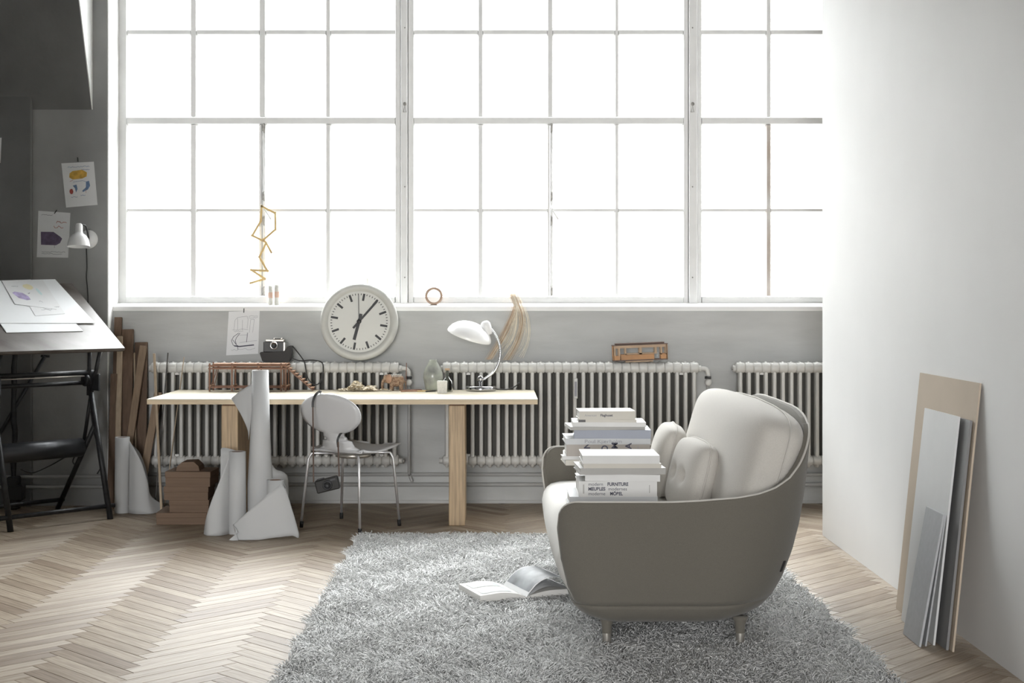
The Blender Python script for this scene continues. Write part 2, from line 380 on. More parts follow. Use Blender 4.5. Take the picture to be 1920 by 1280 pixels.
C.objects.link(o); o.parent = floor; o['kind'] = 'stuff'

# windows
ROWS = [(1.2974, 1.832), (1.8596, 2.3878), (2.4424, 2.9637), (2.9977, 3.546)]
def hbar(bm, x0, x1, z0, z1, y0=GY-.025, y1=GY+.02, ch=.005):
    zc = (z0+z1)/2; h = (z1-z0)/2
    prism(bm, [(y0, zc-h+ch), (y1, zc-h), (y1, zc+h), (y0, zc+h-ch)], x0, x1, YZ(0))
def vbar(bm, x0, x1, z0, z1, y0=GY-.025, y1=GY+.02, ch=.005):
    prism(bm, [(x0, y1), (x1, y1), (x1-ch, y0), (x0+ch, y0)], z0, z1)
def window(n, l0, l1, bars, r0, r1, latch=None):
    w_ = sroot('window_%d' % n, (X((l0+r1)/2, GY), GY, 1.258))
    xs = [X(p, GY) for p in (l0, l1, r0, r1)]
    bm = bmn()
    vbar(bm, xs[0], xs[1], 1.249, 3.60, GY-.03, GY+.04, .004); vbar(bm, xs[2], xs[3], 1.249, 3.60, GY-.03, GY+.04, .004)
    hbar(bm, xs[1], xs[2], 1.249, ROWS[0][0], GY-.04, GY+.04); hbar(bm, xs[1], xs[2], 3.546, 3.60, GY-.03, GY+.04)
    struct('window_frame', bm, M['frame'], w_)
    for z0, z1 in ((2.3878, 2.4424),):
        bm = bmn(); hbar(bm, xs[1], xs[2], z0, z1, GY-.032, GY+.03, .008); struct('transom', bm, M['frame'], w_)
    cols = [xs[1]]
    for c, hw in bars: cols += [X(c-hw, GY), X(c+hw, GY)]
    cols.append(xs[2])
    for k, (c, hw) in enumerate(bars):
        for z0, z1 in ((ROWS[0][0], 2.3878), (2.4424, 3.546)):
            bm = bmn()
            if latch == k and z0 < 2:
                vbar(bm, X(c-hw, GY), X(c-.4, GY), z0, z1, GY-.03, GY+.02, .003); vbar(bm, X(c+.4, GY), X(c+hw, GY), z0, z1, GY-.022, GY+.02, .003)
            else: vbar(bm, X(c-hw, GY), X(c+hw, GY), z0, z1)
            struct('glazing_bar', bm, M['stained'] if n == 3 and k == 0 and z0 < 2 else M['frame'], w_)
    for z0, z1 in ((1.832, 1.8596), (2.9637, 2.9977)):
        for a in range(0, len(cols), 2):
            bm = bmn(); hbar(bm, cols[a], cols[a+1], z0, z1, GY-.018, GY+.02); struct('glazing_bar', bm, M['frame'], w_)
    for z0, z1 in ROWS:
        for a in range(0, len(cols), 2):
            bm = bmn(); b2(bm, cols[a]-.004, cols[a+1]+.004, GY+.004, GY+.008, z0-.004, z1+.004); struct('pane', bm, M['glass'], w_)
    if latch is not None:
        lp = bars[latch][0]+2
        for py in (240, 368, 414, 546):
            bm = bmn(); b2(bm, X(lp-1.6, GY), X(lp+2.4, GY), GY-.042, GY-.024, Z(py+7, GY), Z(py-7, GY), .002)
            tube(bm, [at(lp, py-9, GY-.036), at(lp, py+9, GY-.036)], .004, 6); struct('window_latch', bm, M['rust'], w_)
        bm = bmn(); tube(bm, [at(lp, 386, GY-.035), at(lp+1, 392, GY-.06), at(lp+13, 411, GY-.07)], .005, 6)
        tube(bm, [at(lp+.5, 250, GY-.034), at(lp+.5, 540, GY-.034)], .0035, 6); struct('window_handle', bm, M['frame'], w_)
window(1, 222, 240, [(364, 6), (493, 6.5), (616, 5)], 741, 752, 1)
window(2, 765, 777, [(901, 5), (1031.5, 5.5), (1156, 4)], 1280, 1290, 1)
window(3, 1306, 1315, [(1440, 5), (1570, 5), (1698, 5)], 1822, 1832)
window(4, 1847, 1860, [(1985, 5), (2112, 5), (2240, 5)], 2364, 2378)
for k, (a, b) in enumerate(((752, 765), (1290, 1306), (1832, 1847))):
    t = sroot('trim_%d' % (k+1), (X((a+b)/2, GY), GY, 1.258))
    bm = bmn(); b2(bm, X(a, GY), X(b, GY), GY-.05, GY+.06, 1.25, 3.60, .004); struct('window_post', bm, M['frame'], t)
    if k < 2:
        m_ = (a+b)/2+.5
        bm = bmn(); lathe(bm, [(0, 0), (.010, 0), (.012, .006), (.008, .012), (0, .012)], 12, Matrix.Translation(at(m_, 195, GY-.05)) @ Matrix.Rotation(PI/2, 4, 'X'))
        tube(bm, [at(m_-3, 210, GY-.054), at(m_, 198, GY-.054), at(m_+3, 210, GY-.054), at(m_-3, 210, GY-.054)], .002, 5)
        struct('post_hook', bm, M['rust'], t)
        for py in (52, 350, 520):
            bm = bmn(); lathe(bm, [(0, 0), (.005, 0), (.004, .003), (0, .003)], 8, Matrix.Translation(at(m_, py, GY-.05)) @ Matrix.Rotation(PI/2, 4, 'X')); struct('screw', bm, M['rust'], t)

# ------------------------------------------------------------------ radiators and pipes
RY = 8.885; RT, RB = .893, .24
bm = bmn()
for dy in (-.018, 0, .018): tube(bm, [(0, dy, RB+.012), (0, dy, RB+.05), (0, dy, RT-.05), (0, dy, RT-.03)], .0125, 8)
tube(bm, spline([(0, -.018, RT-.04), (0, -.017, RT-.024), (0, -.010, RT-.0125), (0, .010, RT-.0125), (0, .017, RT-.024), (0, .018, RT-.04)], 8), .0128, 8)
tube(bm, spline([(0, -.018, RB+.03), (0, -.014, RB+.014), (0, 0, RB+.012), (0, .014, RB+.014), (0, .018, RB+.03)], 6), .0125, 8)
for zz, ra, rb_ in ((RT-.037, .029, .033), (RB+.046, .022, .030)):
    for dy in (-.012, .012): tube(bm, [(-.0262, dy, zz), (-.019, dy, zz), (.019, dy, zz), (.0262, dy, zz)], [ra, rb_, rb_, ra], 12)
sec_proto = None
def radiator(p0, n, label, valve=None, meter=None):
    global sec_proto
    x0 = X(p0, RY-.03); pitch = 16*(RY-.03)/FPX
    t = thing('radiator', label, 'radiator', (x0+pitch*(n-1)/2, RY, RB), 0, 'column radiators under the window')
    for i in range(n):
        dx = x0+i*pitch-(x0+pitch*(n-1)/2)
        if sec_proto is None:
            b = bm; b.transform(Matrix.Translation((0, 0, -RB))); sec_proto = obj('radiator_section', b, M['rad'], t, local=True); sec_proto.location = (dx, 0, 0)
        else: share(sec_proto, 'radiator_section', t, (dx, 0, 0))
    for q in (2, n-3):
        xx = x0+(q+.5)*pitch
        for za, zb, zc in ((RB+.07, RB-.01, RB+.18), (RT-.08, RT-.15, RT-.03)):
            b = bmn(); prism(b, [(RY-.02, za), (WY-.017, za), (WY-.017, zb), (WY-.002, zb), (WY-.002, zc), (WY-.017, zc), (WY-.017, za+.015), (RY-.02, za+.015)], xx-.012, xx+.012, YZ(0)); obj('bracket', b, M['rad'], t)
    xe = x0+(n-1)*pitch
    b = bmn(); b2(b, x0-.01, xe+.01, RY+.042, RY+.048, RB+.07, RT-.05); obj('gap_shade_panel', b, M['gapshade'], t)  # added dark panel: shade between the columns, put in as colour
    for xa, xb, zz, r_ in ((xe+.02, xe+.045, RT-.042, .02), (x0-.045, x0-.02, RT-.042, .02), (xe+.02, xe+.05, RB+.042, .016), (x0-.05, x0-.02, RB+.042, .016)):
        b = bmn(); tube(b, [(xa, RY, zz), (xb, RY, zz)], r_, 10); obj('end_plug', b, M['rad'], t)
    if valve:
        b = bmn(); tube(b, spline([(xe+.04, RY, RT-.042), (xe+.075, RY, RT-.045), (xe+.088, RY, RT-.07), (xe+.088, RY, RT-.09)], 8), .014, 8)
        v = obj('valve_elbow', b, M['rad'], t)
        b = bmn(); tube(b, [(xe+.088, RY, RT-.105), (xe+.088, RY, RT-.09)], .020, 8); obj('valve_collar', b, M['mark'], v)
        b = bmn(); lathe(b, [(0, 0), (.016, 0), (.021, .01), (.021, .03), (.012, .036), (0, .036)], 16, Matrix.Translation((xe+.088, RY+.012, RT-.128)) @ Matrix.Rotation(PI/2, 4, 'X')); obj('valve_knob', b, M['rad'], v)
        b = bmn(); tube(b, [(xe+.088, RY+.01, RT-.14), (xe+.088, RY+.01, .20), (xe+.088, RY+.08, .185)], .008, 8); obj('feed_pipe', b, M['pipe'], t)
        b = bmn(); tube(b, [(xe+.05, RY, RB+.042), (xe+.062, RY, RB+.042)], .018, 8); obj('drain_plug', b, M['rust'], t)
    else:
        b = bmn(); tube(b, [(x0-.052, RY, RT-.042), (x0-.045, RY, RT-.042)], .008, 8); obj('bleed_plug', b, M['rust'], t)
    if meter is not None:
        mx = x0+meter*pitch
        b = bmn(); b2(b, mx-.008, mx+.016, RY-.046, RY-.028, RT-.225, RT-.10, .003); mm_ = obj('heat_meter', b, M['rad'], t)
        b = bmn(); b2(b, mx-.003, mx+.011, RY-.0465, RY-.044, RT-.21, RT-.12); obj('meter_window', b, M['inkg'], mm_)
    return t
radiator(291, 29, 'cast column radiator behind the desk with the station clock standing on it', True)
radiator(838, 30, 'cast column radiator carrying the wooden toy tram on its top', True, 15)
radiator(1389, 17, 'cast column radiator partly hidden behind the sofa back and white partition')
bm = bmn(); tube(bm, [(PX+.01, WY-.035, Z(889, 9)), (RX-.1, WY-.035, Z(889, 9))], .011, 8); o = single('heating_pipe', bm, M['pipe'], 'upper of two thin grey heating pipes running along the foot of the wall', 'pipe', 'heating pipes')
bm = bmn(); tube(bm, [(PX+.01, WY-.035, Z(908, 9)), (RX-.1, WY-.035, Z(908, 9))], .0125, 8); single('heating_pipe', bm, M['pipe'], 'lower of two thin grey heating pipes just above the floor', 'pipe', 'heating pipes')
bm = bmn(); tube(bm, spline([at(767, 735, 9.0), at(767.5, 800, 9.0), at(768, 880, 9.0), at(769, 893, 8.99), at(773, 903, 8.985)], 12), .009, 8); single('riser_pipe', bm, M['pipe'], 'thin vertical grey pipe on the wall between two radiators', 'pipe')
for z_, nm in ((889, 'upper'), (908, 'lower')):
    bm = bmn(); tube(bm, [(LX, PY-.05, Z(z_+4, 8.9)), (PX+.03, PY-.05, Z(z_+3, 8.9))], .010, 8); single('heating_pipe', bm, M['pipe'], nm+' of two pale pipes low on the pillar behind the drafting table', 'pipe', 'heating pipes')

# ------------------------------------------------------------------ desk
TH = .724; TX0, TX1 = X(275, 8.02), X(1008.5, 8.02); TY0, TY1 = 8.02, 8.82
desk = thing('work_desk', 'long pale birch work desk on two slab legs in front of the radiators', 'desk', ((TX0+TX1)/2, 8.42, 0))
bm = bmn(); b2(bm, TX0, TX1, TY0, TY1, TH-.006, TH, .0015); obj('tabletop', bm, M['birch'], desk)
bm = bmn(); b2(bm, TX0+.001, TX1-.001, TY0+.001, TY1-.001, TH-.030, TH-.006); obj('tabletop_core', bm, M['birche'], desk)
for a, b in ((415, 446), (841.5, 871.5)):
    bm = bmn(); b2(bm, X(a, 8.14), X(b, 8.14), 8.14, 8.58, 0, TH-.045, .003); obj('leg', bm, M['ash'], desk)
    bm = bmn(); b2(bm, X(a, 8.14)+.004, X(b, 8.14)-.004, 8.15, 8.57, TH-.045, TH-.03); obj('leg_spacer', bm, M['gapwood'], desk)

# ------------------------------------------------------------------ sofa
SO = Vector((.69, 6.05, 0)); SA, SB = .495, .97
HS = [.105, .112, .125, .15, .187, .25, .35, .45, .566, .7, .86]
SX = [.46, .56, .64, .722, .785, .850, .912, .950, .975, .990, 1.0]
SYs = [.80, .84, .872, .90, .918, .935, .955, .970, .985, .995, 1.0]
def s_at(h): return float(np.interp(h, HS, SX)), float(np.interp(h, HS, SYs))
RB_, RF_ = .36, .13                       # plan radii of the back and front corners
def plan_path():
    P = []; a, b = SA, SB
    def arc_(cx, cy, r, t0, t1, n, pw=1):
        for k in range(n+1):
            t = t0+(t1-t0)*k/n; P.append((cx+r*math.cos(t), cy+r*math.sin(t)))
    arc_(-a+RF_, -b+RF_, RF_, PI*1.0, PI*1.5, 14)
    for k in range(1, 20): P.append((-a+RF_+(2*a-RF_-RB_)*k/20, -b))
    arc_(a-RB_, -b+RB_, RB_, -PI/2, 0, 30)
    for k in range(1, 24): P.append((a, -b+RB_+(2*b-2*RB_)*k/24))
    arc_(a-RB_, b-RB_, RB_, 0, PI/2, 30)
    for k in range(19, 0, -1): P.append((-a+RF_+(2*a-RF_-RB_)*k/20, b))
    arc_(-a+RF_, b-RF_, RF_, PI*.5, PI*1.0, 14)
    return P
PP = plan_path(); NP = len(PP)
PF = PP+[(-SA-.012*math.cos(PI*(k/12-.5)), (SB-RF_)*(1-2*k/12)) for k in range(1, 12)]      # closed with a slightly bowed front
def shp(p, h, k=1.0, ins=0.0):
    ax, ay = s_at(h); cx = -.035+.035*(h-.105)/.755
    x, y = p
    return Vector((cx+(x*ax)*k, y*ay*k, h))
def nrm2(i, P, closed=False):
    a = P[(i-1) % len(P)] if closed or i > 0 else P[i]; b = P[(i+1) % len(P)] if closed or i < len(P)-1 else P[i]
    d = Vector((b[0]-a[0], b[1]-a[1])).normalized(); return Vector((d.y, -d.x, 0))
I0 = 5                                     # the arms end a little round the front corner
IDX = list(range(I0, NP-I0))
cum = {I0: 0.0}
for a, b in zip(IDX, IDX[1:]): cum[b] = cum[a]+math.dist(PP[a], PP[b])
TOT = cum[IDX[-1]]
def top_h(i):
    x, y = PP[i]; x *= .49/SA
    h = float(np.interp(x, [-.05, .04, .10, .18, .26, .325, .385, .428, .455, .476, .487, .49], [.566, .570, .575, .581, .592, .609, .640, .684, .726, .770, .803, .815]))
    if x > .4895: h = float(np.interp(abs(y), [0, .30, .42, .50, .56, .61], [.862, .860, .855, .846, .834, .815]))
    d = min(cum[i], TOT-cum[i]); r = .10
    if d < r: h -= r-math.sqrt(max(0, r*r-(r-d)**2))
    return h
sofa = thing('sofa', 'taupe wool two-seater sofa with rounded shell standing on grey shag rug', 'sofa', SO)
NV = 24; THK = .024
bm = bmn(); out, inn = [], []
for i in IDX:
    ht = top_h(i); n = nrm2(i, PP); co, ci_ = [], []
    for j in range(NV+1):
        h = .187+(ht-.187)*j/NV; p = shp(PP[i], h); co.append(bm.verts.new(p)); ci_.append(bm.verts.new(p-n*THK))
    out.append(co); inn.append(ci_)
for i in range(len(IDX)-1):
    for j in range(NV):
        for g, r in ((out, 0), (inn, 1)):
            v = (g[i][j], g[i+1][j], g[i+1][j+1], g[i][j+1]); f = bm.faces.new(v[::-1] if r else v); f.smooth = True
    bm.faces.new((out[i][NV], out[i+1][NV], inn[i+1][NV], inn[i][NV])); bm.faces.new((out[i][0], inn[i][0], inn[i+1][0], out[i+1][0]))
for k in (0, -1):
    for j in range(NV): bm.faces.new((out[k][j], out[k][j+1], inn[k][j+1], inn[k][j]))
obj('shell', bm, M['sofa'], sofa, local=True)
def edge_pts(off):
    E = [shp(PP[IDX[0]], .20+(top_h(IDX[0])-.20)*q/8)-nrm2(IDX[0], PP)*off for q in range(8)]
    E += [shp(PP[i], top_h(i))-nrm2(i, PP)*off for i in IDX]
    return E+[shp(PP[IDX[-1]], top_h(IDX[-1])-(top_h(IDX[-1])-.20)*q/8)-nrm2(IDX[-1], PP)*off for q in range(1, 9)]
bm = bmn(); tube(bm, edge_pts(.004), .0045, 6); obj('piping', bm, M['pipng'], sofa, local=True)
# lower bowl under the seam
bm = bmn(); hh = [.105, .107, .110, .115, .122, .132, .148, .168, .182, .186]
Vr = [[bm.verts.new(shp(PF[i], h, 1 if h < .184 else .993)) for h in hh] for i in range(len(PF))]
for i in range(len(PF)):
    for j in range(len(hh)-1): f = bm.faces.new((Vr[i][j], Vr[(i+1) % len(PF)][j], Vr[(i+1) % len(PF)][j+1], Vr[i][j+1])); f.smooth = True
bm.faces.new([r[0] for r in Vr]); bm.faces.new([r[-1] for r in Vr][::-1]); obj('base', bm, M['sofa'], sofa, local=True)
# seat block inside the shell
bm = bmn(); sh = [(.183, .03), (.188, .026), (.23, .026), (.28, .026), (.33, .027), (.365, .030), (.388, .036), (.404, .050), (.413, .075), (.419, .12), (.423, .22), (.425, .36)]
def seatp(i, h, ins):
    x, y = PF[i]; n = nrm2(i, PF, True); hh_ = min(h, .34); p = shp((x, y), hh_); q = p-n*ins
    if x < -.3 and ins < .06: q.x -= .030*max(0, math.sin((h-.183)/.24*PI))*min(1, max(0, (-.3-x)/.15))
    if ins > .1:
        ax, ay = s_at(hh_); fx, fy = max(.02, 1-ins/(SA*ax)), max(.02, 1-ins/(SB*ay)); q = Vector((p.x*fx, p.y*fy, h))
    q.z = h; return q
Vr = [[bm.verts.new(seatp(i, h, e)) for h, e in sh] for i in range(len(PF))]
for i in range(len(PF)):
    for j in range(len(sh)-1): f = bm.faces.new((Vr[i][j], Vr[(i+1) % len(PF)][j], Vr[(i+1) % len(PF)][j+1], Vr[i][j+1])); f.smooth = True
bm.faces.new([r[0] for r in Vr]); bm.faces.new([r[-1] for r in Vr][::-1]); obj('seat', bm, M['sofas'], sofa, local=True)
def cushion(bm, sx, sy, sz, e1=.5, e2=.35, nu=48, nv=28, Mx=None, fn=None):
    def sg(v, p): return math.copysign(abs(v)**p, v)
    def f(a, b):
        th = 2*PI*a; ph = -PI/2+PI*b
        p = Vector((sx*sg(math.cos(ph), e1)*sg(math.cos(th), e2), sy*sg(math.cos(ph), e1)*sg(math.sin(th), e2), sz*sg(math.sin(ph), e1)))
        if fn: p = fn(p)
        return Mx @ p if Mx is not None else p
    grid(bm, f, nu, nv, True); bmesh.ops.remove_doubles(bm, verts=bm.verts[:], dist=1e-5)
# back cushion: local z along thickness
R = Matrix.Translation((.315, 0, .648)) @ Matrix.Rotation(math.radians(-74), 4, 'Y')
bm = bmn()
cushion(bm, .235, .80, .135, .55, .32, 72, 32, R, lambda p: Vector((p.x*(1-.10*(p.y/.8)**2), p.y, p.z*(1+.10*math.cos(p.y*2)))))
bc = obj('back_cushion', bm, M['sofac'], sofa, local=True)
bm = bmn(); ring = []
for k in range(96):
    th = 2*PI*k/96; c, s = math.cos(th), math.sin(th)
    x_, y_ = .238*math.copysign(abs(c)**.32, c), .804*math.copysign(abs(s)**.32, s); ring.append(R @ Vector((x_*(1-.10*(y_/.8)**2), y_, -.03)))
tube(bm, ring, .003, 5, closed=True); obj('cushion_seam', bm, M['pipng'], bc, local=True)
for lx, ly in ((-.286, -.80), (.200, -.80), (-.286, .80), (.200, .80)):
    bm = bmn(); lathe(bm, [(0, 0), (.0145, 0), (.0155, .003), (.0165, .058), (.0165, .06)], 16, Matrix.Translation((lx, ly, .012))); lg = obj('leg', bm, M['steel'], sofa, local=True)
    bm = bmn(); lathe(bm, [(.0172, 0), (.0178, .006), (.019, .028), (.024, .045), (.030, .06), (0, .06)], 16, Matrix.Translation((lx, ly, .070))); obj('leg_sleeve', bm, M['sofa'], lg, local=True)
it = min((i for i in IDX if PP[i][1] < 0), key=lambda i: abs(PP[i][0]-.435))
n_ = nrm2(it, PP); d_ = Vector((-n_.y, n_.x, 0))
bm = bmn(); p = shp(PP[it], .285); q = shp(PP[it], .325)
v = [bm.verts.new(z) for z in (p-d_*.007, p+d_*.007, q+d_*.007, q-d_*.007, p-d_*.007+n_*.006, p+d_*.007+n_*.006, q+d_*.007+n_*.006, q-d_*.007+n_*.006)]
for f in ((0, 1, 2, 3), (7, 6, 5, 4), (0, 4, 5, 1), (1, 5, 6, 2), (2, 6, 7, 3), (3, 7, 4, 0)): bm.faces.new([v[k] for k in f])
obj('brand_tab', bm, M['rubber'], sofa, local=True)

# throw pillows
def pillow(c, w_, h_, t_, tilt, rz, m_, label, dents):
    t = thing('throw_pillow', label, 'pillow', (c[0], c[1], c[2]), 0, 'throw pillows on the sofa')
    Mx = Matrix.Rotation(math.radians(rz), 4, 'Z') @ Matrix.Rotation(math.radians(tilt), 4, 'Y') @ Matrix.Translation((0, 0, h_/2))
    def side(sgn):
        def f(a, b):
            u, v = 2*a-1, 2*b-1
            e = max(0, (1-abs(u)**3.4)*(1-abs(v)**3.4))**.40
            th = t_*e
            for du, dv, r in dents: th -= t_*.55*math.exp(-((u-du)**2+(v-dv)**2)/(r*r))*e
            k = l = 1-.13*(abs(u)*abs(v))**3
            return Mx @ Vector((sgn*th, u*w_/2*l, v*h_/2*k))
        return f
    bm = bmn(); grid(bm, side(-1), 32, 32); grid(bm, side(1), 32, 32); bmesh.ops.remove_doubles(bm, verts=bm.verts[:], dist=.0008)
    obj('cushion', bm, m_, t, local=True)
    bm = bmn(); ring = []
    for q in range(64):
        s_ = q/16; e = int(s_); f = (s_-e)*2-1; u, v = ((f, -1), (1, f), (-f, 1), (-1, -f))[e]
        k = l = 1-.13*(abs(u)*abs(v))**3; ring.append(Mx @ Vector((0, u*w_/2*l, v*h_/2*k)))
    tube(bm, ring, .004, 5, closed=True); obj('piping', bm, m_, t, local=True)
pillow((.748, 5.78, .425), .46, .305, .066, 14, 5, M['sofac'], 'taupe throw pillow with buttoned dents, the one nearer the camera', [(-.35, .0, .16), (.3, 0, .16)])
pillow((.712, 6.36, .425), .46, .318, .07, 14, -3, M['sofac'], 'taupe throw pillow peeking out behind the buttoned pillow', [])

# ------------------------------------------------------------------ books
def lettering(par, body, size, loc, m_, rx=PI/2, rz=0, sx=1, off=0, roll=0):
    cu = bpy.data.curves.new('lettering', 'FONT'); cu.body = body; cu.size = size; cu.extrude = .0001; cu.offset = off; cu.align_x = 'LEFT'; cu.align_y = 'CENTER'
    cu.materials.append(m_); o = bpy.data.objects.new('lettering', cu); C.objects.link(o); o.parent = par
    dg_ = bpy.context.evaluated_depsgraph_get(); me = bpy.data.meshes.new_from_object(o.evaluated_get(dg_)); bpy.data.objects.remove(o)
    me.name = 'lettering'; o = bpy.data.objects.new('lettering', me); C.objects.link(o); o.parent = par
    o.location = loc; o.rotation_euler = (Matrix.Rotation(rz, 3, 'Z') @ Matrix.Rotation(rx, 3, 'X') @ Matrix.Rotation(roll, 3, 'Z')).to_euler(); o.scale = (sx, 1, 1)
    return o
def book(px0, px1, z0, z1, yf, dep, m_, label, grp, rz=0, soft=False, spine=True):
    x0, x1 = X(px0, yf), X(px1, yf); L_ = x1-x0; T = z1-z0
    t = thing('book', label, 'book', ((x0+x1)/2, yf+dep/2, z0), math.radians(rz), grp)
    c = .0015 if soft else .0028; e = 0 if soft else .004
    bm = bmn(); b2(bm, -L_/2, L_/2, -dep/2, dep/2, 0, c); b2(bm, -L_/2, L_/2, -dep/2, dep/2, T-c, T)
    b2(bm, -L_/2, L_/2, -dep/2, -dep/2+c, c, T-c); obj('cover', bm, m_, t, local=True)
    bm = bmn(); b2(bm, -L_/2+e, L_/2-e, -dep/2+c, dep/2-e, c, T-c); obj('pages', bm, M['pages'], t, local=True)
    return t, L_, T, dep
nz = lambda py: Z(py, 5.42); G1 = 'books in the stack nearer the camera'
zs = .430
book(1066, 1235, zs, nz(952), 5.42, .25, M['bwhite'], 'white book at the very bottom of the nearer stack on the sofa seat', G1)
book(1068, 1233, nz(952), nz(931), 5.42, .25, M['blight'], 'pale book directly under the thick modern furniture book', G1)
t, L_, T, dp = book(1085, 1232, nz(931), nz(902), 5.42, .26, M['bwhite'], 'thick white book with three lines reading modern FURNITURE on its spine', G1)
ys = -dp/2-.0004; s_ = .0175
for k, (a, b) in enumerate((('modern', 'FURNITURE'), ('MEUBLES', 'modernes'), ('moderne', 'MÖBEL'))):
    zz = T-.0115-k*.0178
    xs_ = -L_/2+.036
    wa = {0: .066, 1: .069, 2: .076}[k]
    lettering(t, a, s_, (xs_, ys, zz), M['ink'], off=.0006 if a.isupper() else 0, sx=.92 if a.isupper() else 1.0)
    lettering(t, b, s_, (xs_+wa+.006, ys, zz), M['ink'], off=.0006 if b.isupper() else 0, sx=.86 if b.isupper() else 1.0)
for xa, xb, za in ((-L_/2+.016, -L_/2+.021, .012), (L_/2-.030, L_/2-.027, .014)):
    bm = bmn(); b2(bm, xa, xb, ys, ys+.0006, za, T-za); obj('spine_bar', bm, M['bgrey'], t, local=True)
book(1102, 1242, nz(902), nz(889.5), 5.42, .22, M['bwhite'], 'white softcover lying skewed on the thick modern furniture book', G1, -5, True)
book(1084, 1246, nz(889.5), nz(877.5), 5.42, .23, M['bgrey'], 'grey-spined book under the cream book in the nearer stack', G1, 3)
book(1093, 1239, nz(877.5), nz(869), 5.42, .22, M['bcream'], 'thin cream book second from the top of the nearer stack', G1, 1)
book(1092, 1237, nz(869), nz(854), 5.42, .23, M['bwhite'], 'blank white thick book on top of the nearer stack', G1)
fz = lambda py: Z(py, 6.05); G2 = 'books in the taller stack behind'
book(1086, 1214, zs, fz(906), 6.05, .22, M['bwhite'], 'white book at the very bottom of the taller stack behind', G2)
book(1084, 1210, fz(906), fz(872), 6.05, .22, M['blight'], 'thick pale book low in the taller stack, mostly hidden', G2)
book(1058, 1205, fz(872), fz(862), 6.05, .23, M['bcream'], 'cream book jutting out low in the taller stack, under a white one', G2, 3)
book(1058, 1204, fz(862), fz(855), 6.05, .23, M['bwhite'], 'thin white book jutting out beneath the brown-grey lettered book', G2, -3)
t, L_, T, dp = book(1062, 1219, fz(855), fz(833), 6.05, .24, M['bbrown'], 'brown-grey book with four big rotated capitals on its spine', G2)
for k, ch in enumerate('NOMA'):
    lettering(t, ch, .036, (-L_/2+.088+k*.058, -dp/2-.0004, T*.62), M['ink'], off=.001, roll=PI/2 if ch in 'NMA' else 0, sx=1)
for xa, xb, za in ((L_/2-.052, L_/2-.050, .006), (L_/2-.026, L_/2-.020, T*.4)):
    bm = bmn(); b2(bm, xa, xb, -dp/2-.0005, -dp/2+.0005, za, T-za); obj('spine_mark', bm, M['inkg'], t, local=True)
t, L_, T, dp = book(1060, 1219, fz(833), fz(822), 6.05, .24, M['blight'], 'white book with a designer name lettered along its spine', G2, 1)
lettering(t, 'Poul Kjærholm', .021, (-L_/2+.078, -dp/2-.0004, T/2), M['inkg'], sx=1.25)
book(1078, 1222, fz(822), fz(806), 6.05, .22, M['bblue'], 'blue-grey book in the middle of the taller stack', G2, -2)
book(1066, 1207, fz(806), fz(800), 6.05, .22, M['bgrey'], 'thin grey book lying on the blue-grey book', G2, 4, True)
book(1075, 1212, fz(800), fz(791.5), 6.05, .21, M['bwhite'], 'white softcover third from the top of the taller stack', G2, -1, True)
t, L_, T, dp = book(1086, 1195, fz(791.5), fz(786.5), 6.05, .19, M['bcream'], 'thin booklet with a black corner just under the topmost book', G2, -2, True)
bm = bmn(); b2(bm, -L_/2, -L_/2+.03, -dp/2-.0005, -dp/2+.01, .0005, T-.0005); obj('black_corner', bm, M['bdark'], t, local=True)
t, L_, T, dp = book(1085, 1190, fz(786.5), fz(770.5), 6.05, .17, M['bcream'], 'cream book on top of the taller stack, small lettering on spine', G2, 2)
lettering(t, 'American', .013, (-L_/2+.022, -dp/2-.0004, T/2), M['inkg']); lettering(t, 'Flaghuset', .014, (-L_/2+.088, -dp/2-.0004, T/2), M['ink'], off=.0003)

